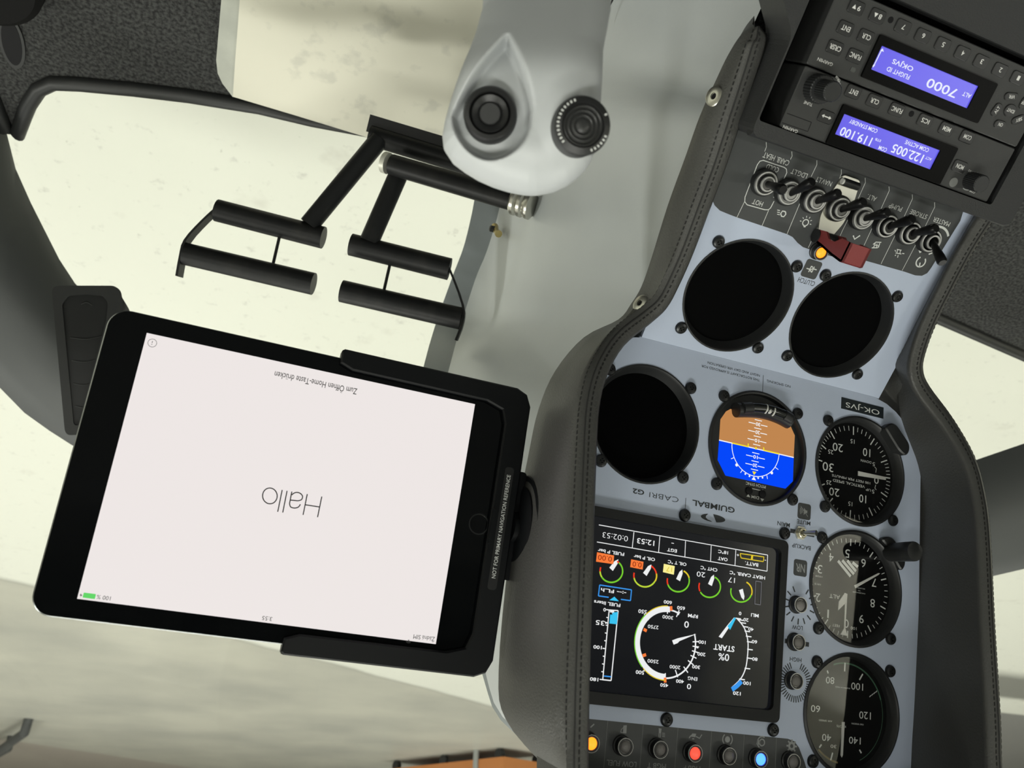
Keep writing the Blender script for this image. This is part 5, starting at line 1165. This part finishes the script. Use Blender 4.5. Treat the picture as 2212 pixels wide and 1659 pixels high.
GB = mat('grip_button_black', (0.013, 0.0135, 0.014), 0.4)
def tilt_ax(x, y): return Vector((x, y, 1)).normalized()
c = FG.px((1060, 255), 0); b0 = Vector((c.x, c.y, 0.0)); ax1 = tilt_ax(.0, .14)
MB().lathe(b0, [(11.2, 0), (11.0, 10.5), (10.2, 11.8), (8.6, 12), (8.1, 9.8), (7.9, 10.8), (7.3, 11.3), (4.4, 9.6), (4.0, 10.4), (0, 10.6)], 44, ax1).build('hat_switch', GB, gr, True)
MB().lathe(b0 + ax1 * 10.3, [(4.3, 0), (4.1, .5), (0, .55)], 30, ax1).build('hat_centre', mat('button_worn', (0.045, 0.046, 0.047), 0.5), gr, True)
c = FG.px((1242, 285), 0); b0 = Vector((c.x, c.y, 4.0)); ax2 = tilt_ax(-.14, .20)
MB().lathe(b0, [(11.9, -4), (11.9, 11), (11.4, 13.4), (8.8, 14.4), (8.4, 13.6)], 48, ax2).build('push_knob', GB, gr, True)
MB().lathe(b0 + ax2 * 13.4, [(8.5, 0), (7.6, .9), (6.8, .1), (5.8, .9), (5.0, .1), (3.9, .9), (3.1, .1), (2.1, .9), (0, .9)], 40, ax2).build('knob_rings', mat('knob_ring_grey', (0.030, 0.031, 0.031), 0.4), gr, True)
ex, ey, ez = basis(ax2); m_ = MB()
for a in [52 + 9 * k for k in range(13)] + [-30 - 9 * k for k in range(-1, 5)] + [245]:
    a = math.radians(-a + 180); q = b0 + ax2 * 14.05 + (ex * math.cos(a) + ey * math.sin(a)) * 10.0; d_ = (ex * math.cos(a) + ey * math.sin(a)) * .75; e_ = ax2.cross(d_).normalized() * .35
    m_.add([q + d_ + e_, q + d_ - e_, q - d_ - e_, q - d_ + e_], [(0, 1, 2, 3)])
m_.flat = True; m_.build('knob_figures', WHITE, gr)

# small dark things on the carpet in the top corner
g0 = atz((26, 92), FZ + 2); gg = thing('grommet', 'black oval grommet let into the charcoal carpet near the frame corner', 'grommet', FW, g0)
MB().prism([(g0.x + 13 * math.cos(a * PI / 12), g0.y + 36 * math.sin(a * PI / 12)) for a in range(24)], FZ + .5, FZ + 3).build('rim', RUBBER, gg)
MB().prism([(g0.x + 10 * math.cos(a * PI / 12), g0.y + 31 * math.sin(a * PI / 12)) for a in range(24)], FZ + 3, FZ + 3.4).build('opening', BLACKM, gg)
b0 = atz((-62, -58), FZ + 40); struct(MB().lathe(b0, [(62, -40), (62, -6), (56, 0), (0, 0)], 40).build('trim_5', mat('dark_seat_edge', (0.004, 0.004, 0.004), 0.7, spec=0.1), None, True, org=b0))
# the lower plate and its lettering belong to the panel
bpy.context.view_layer.update()
pi_ = pan.matrix_world.inverted() @ low.matrix_world
for ch in list(low.children):
    mb_ = ch.matrix_basis.copy(); ch.parent = pan; ch.matrix_basis = pi_ @ mb_
bpy.data.objects.remove(low)
pan['label'] = 'pale grey two-part instrument panel plate with black round covers and a charcoal switch strip'
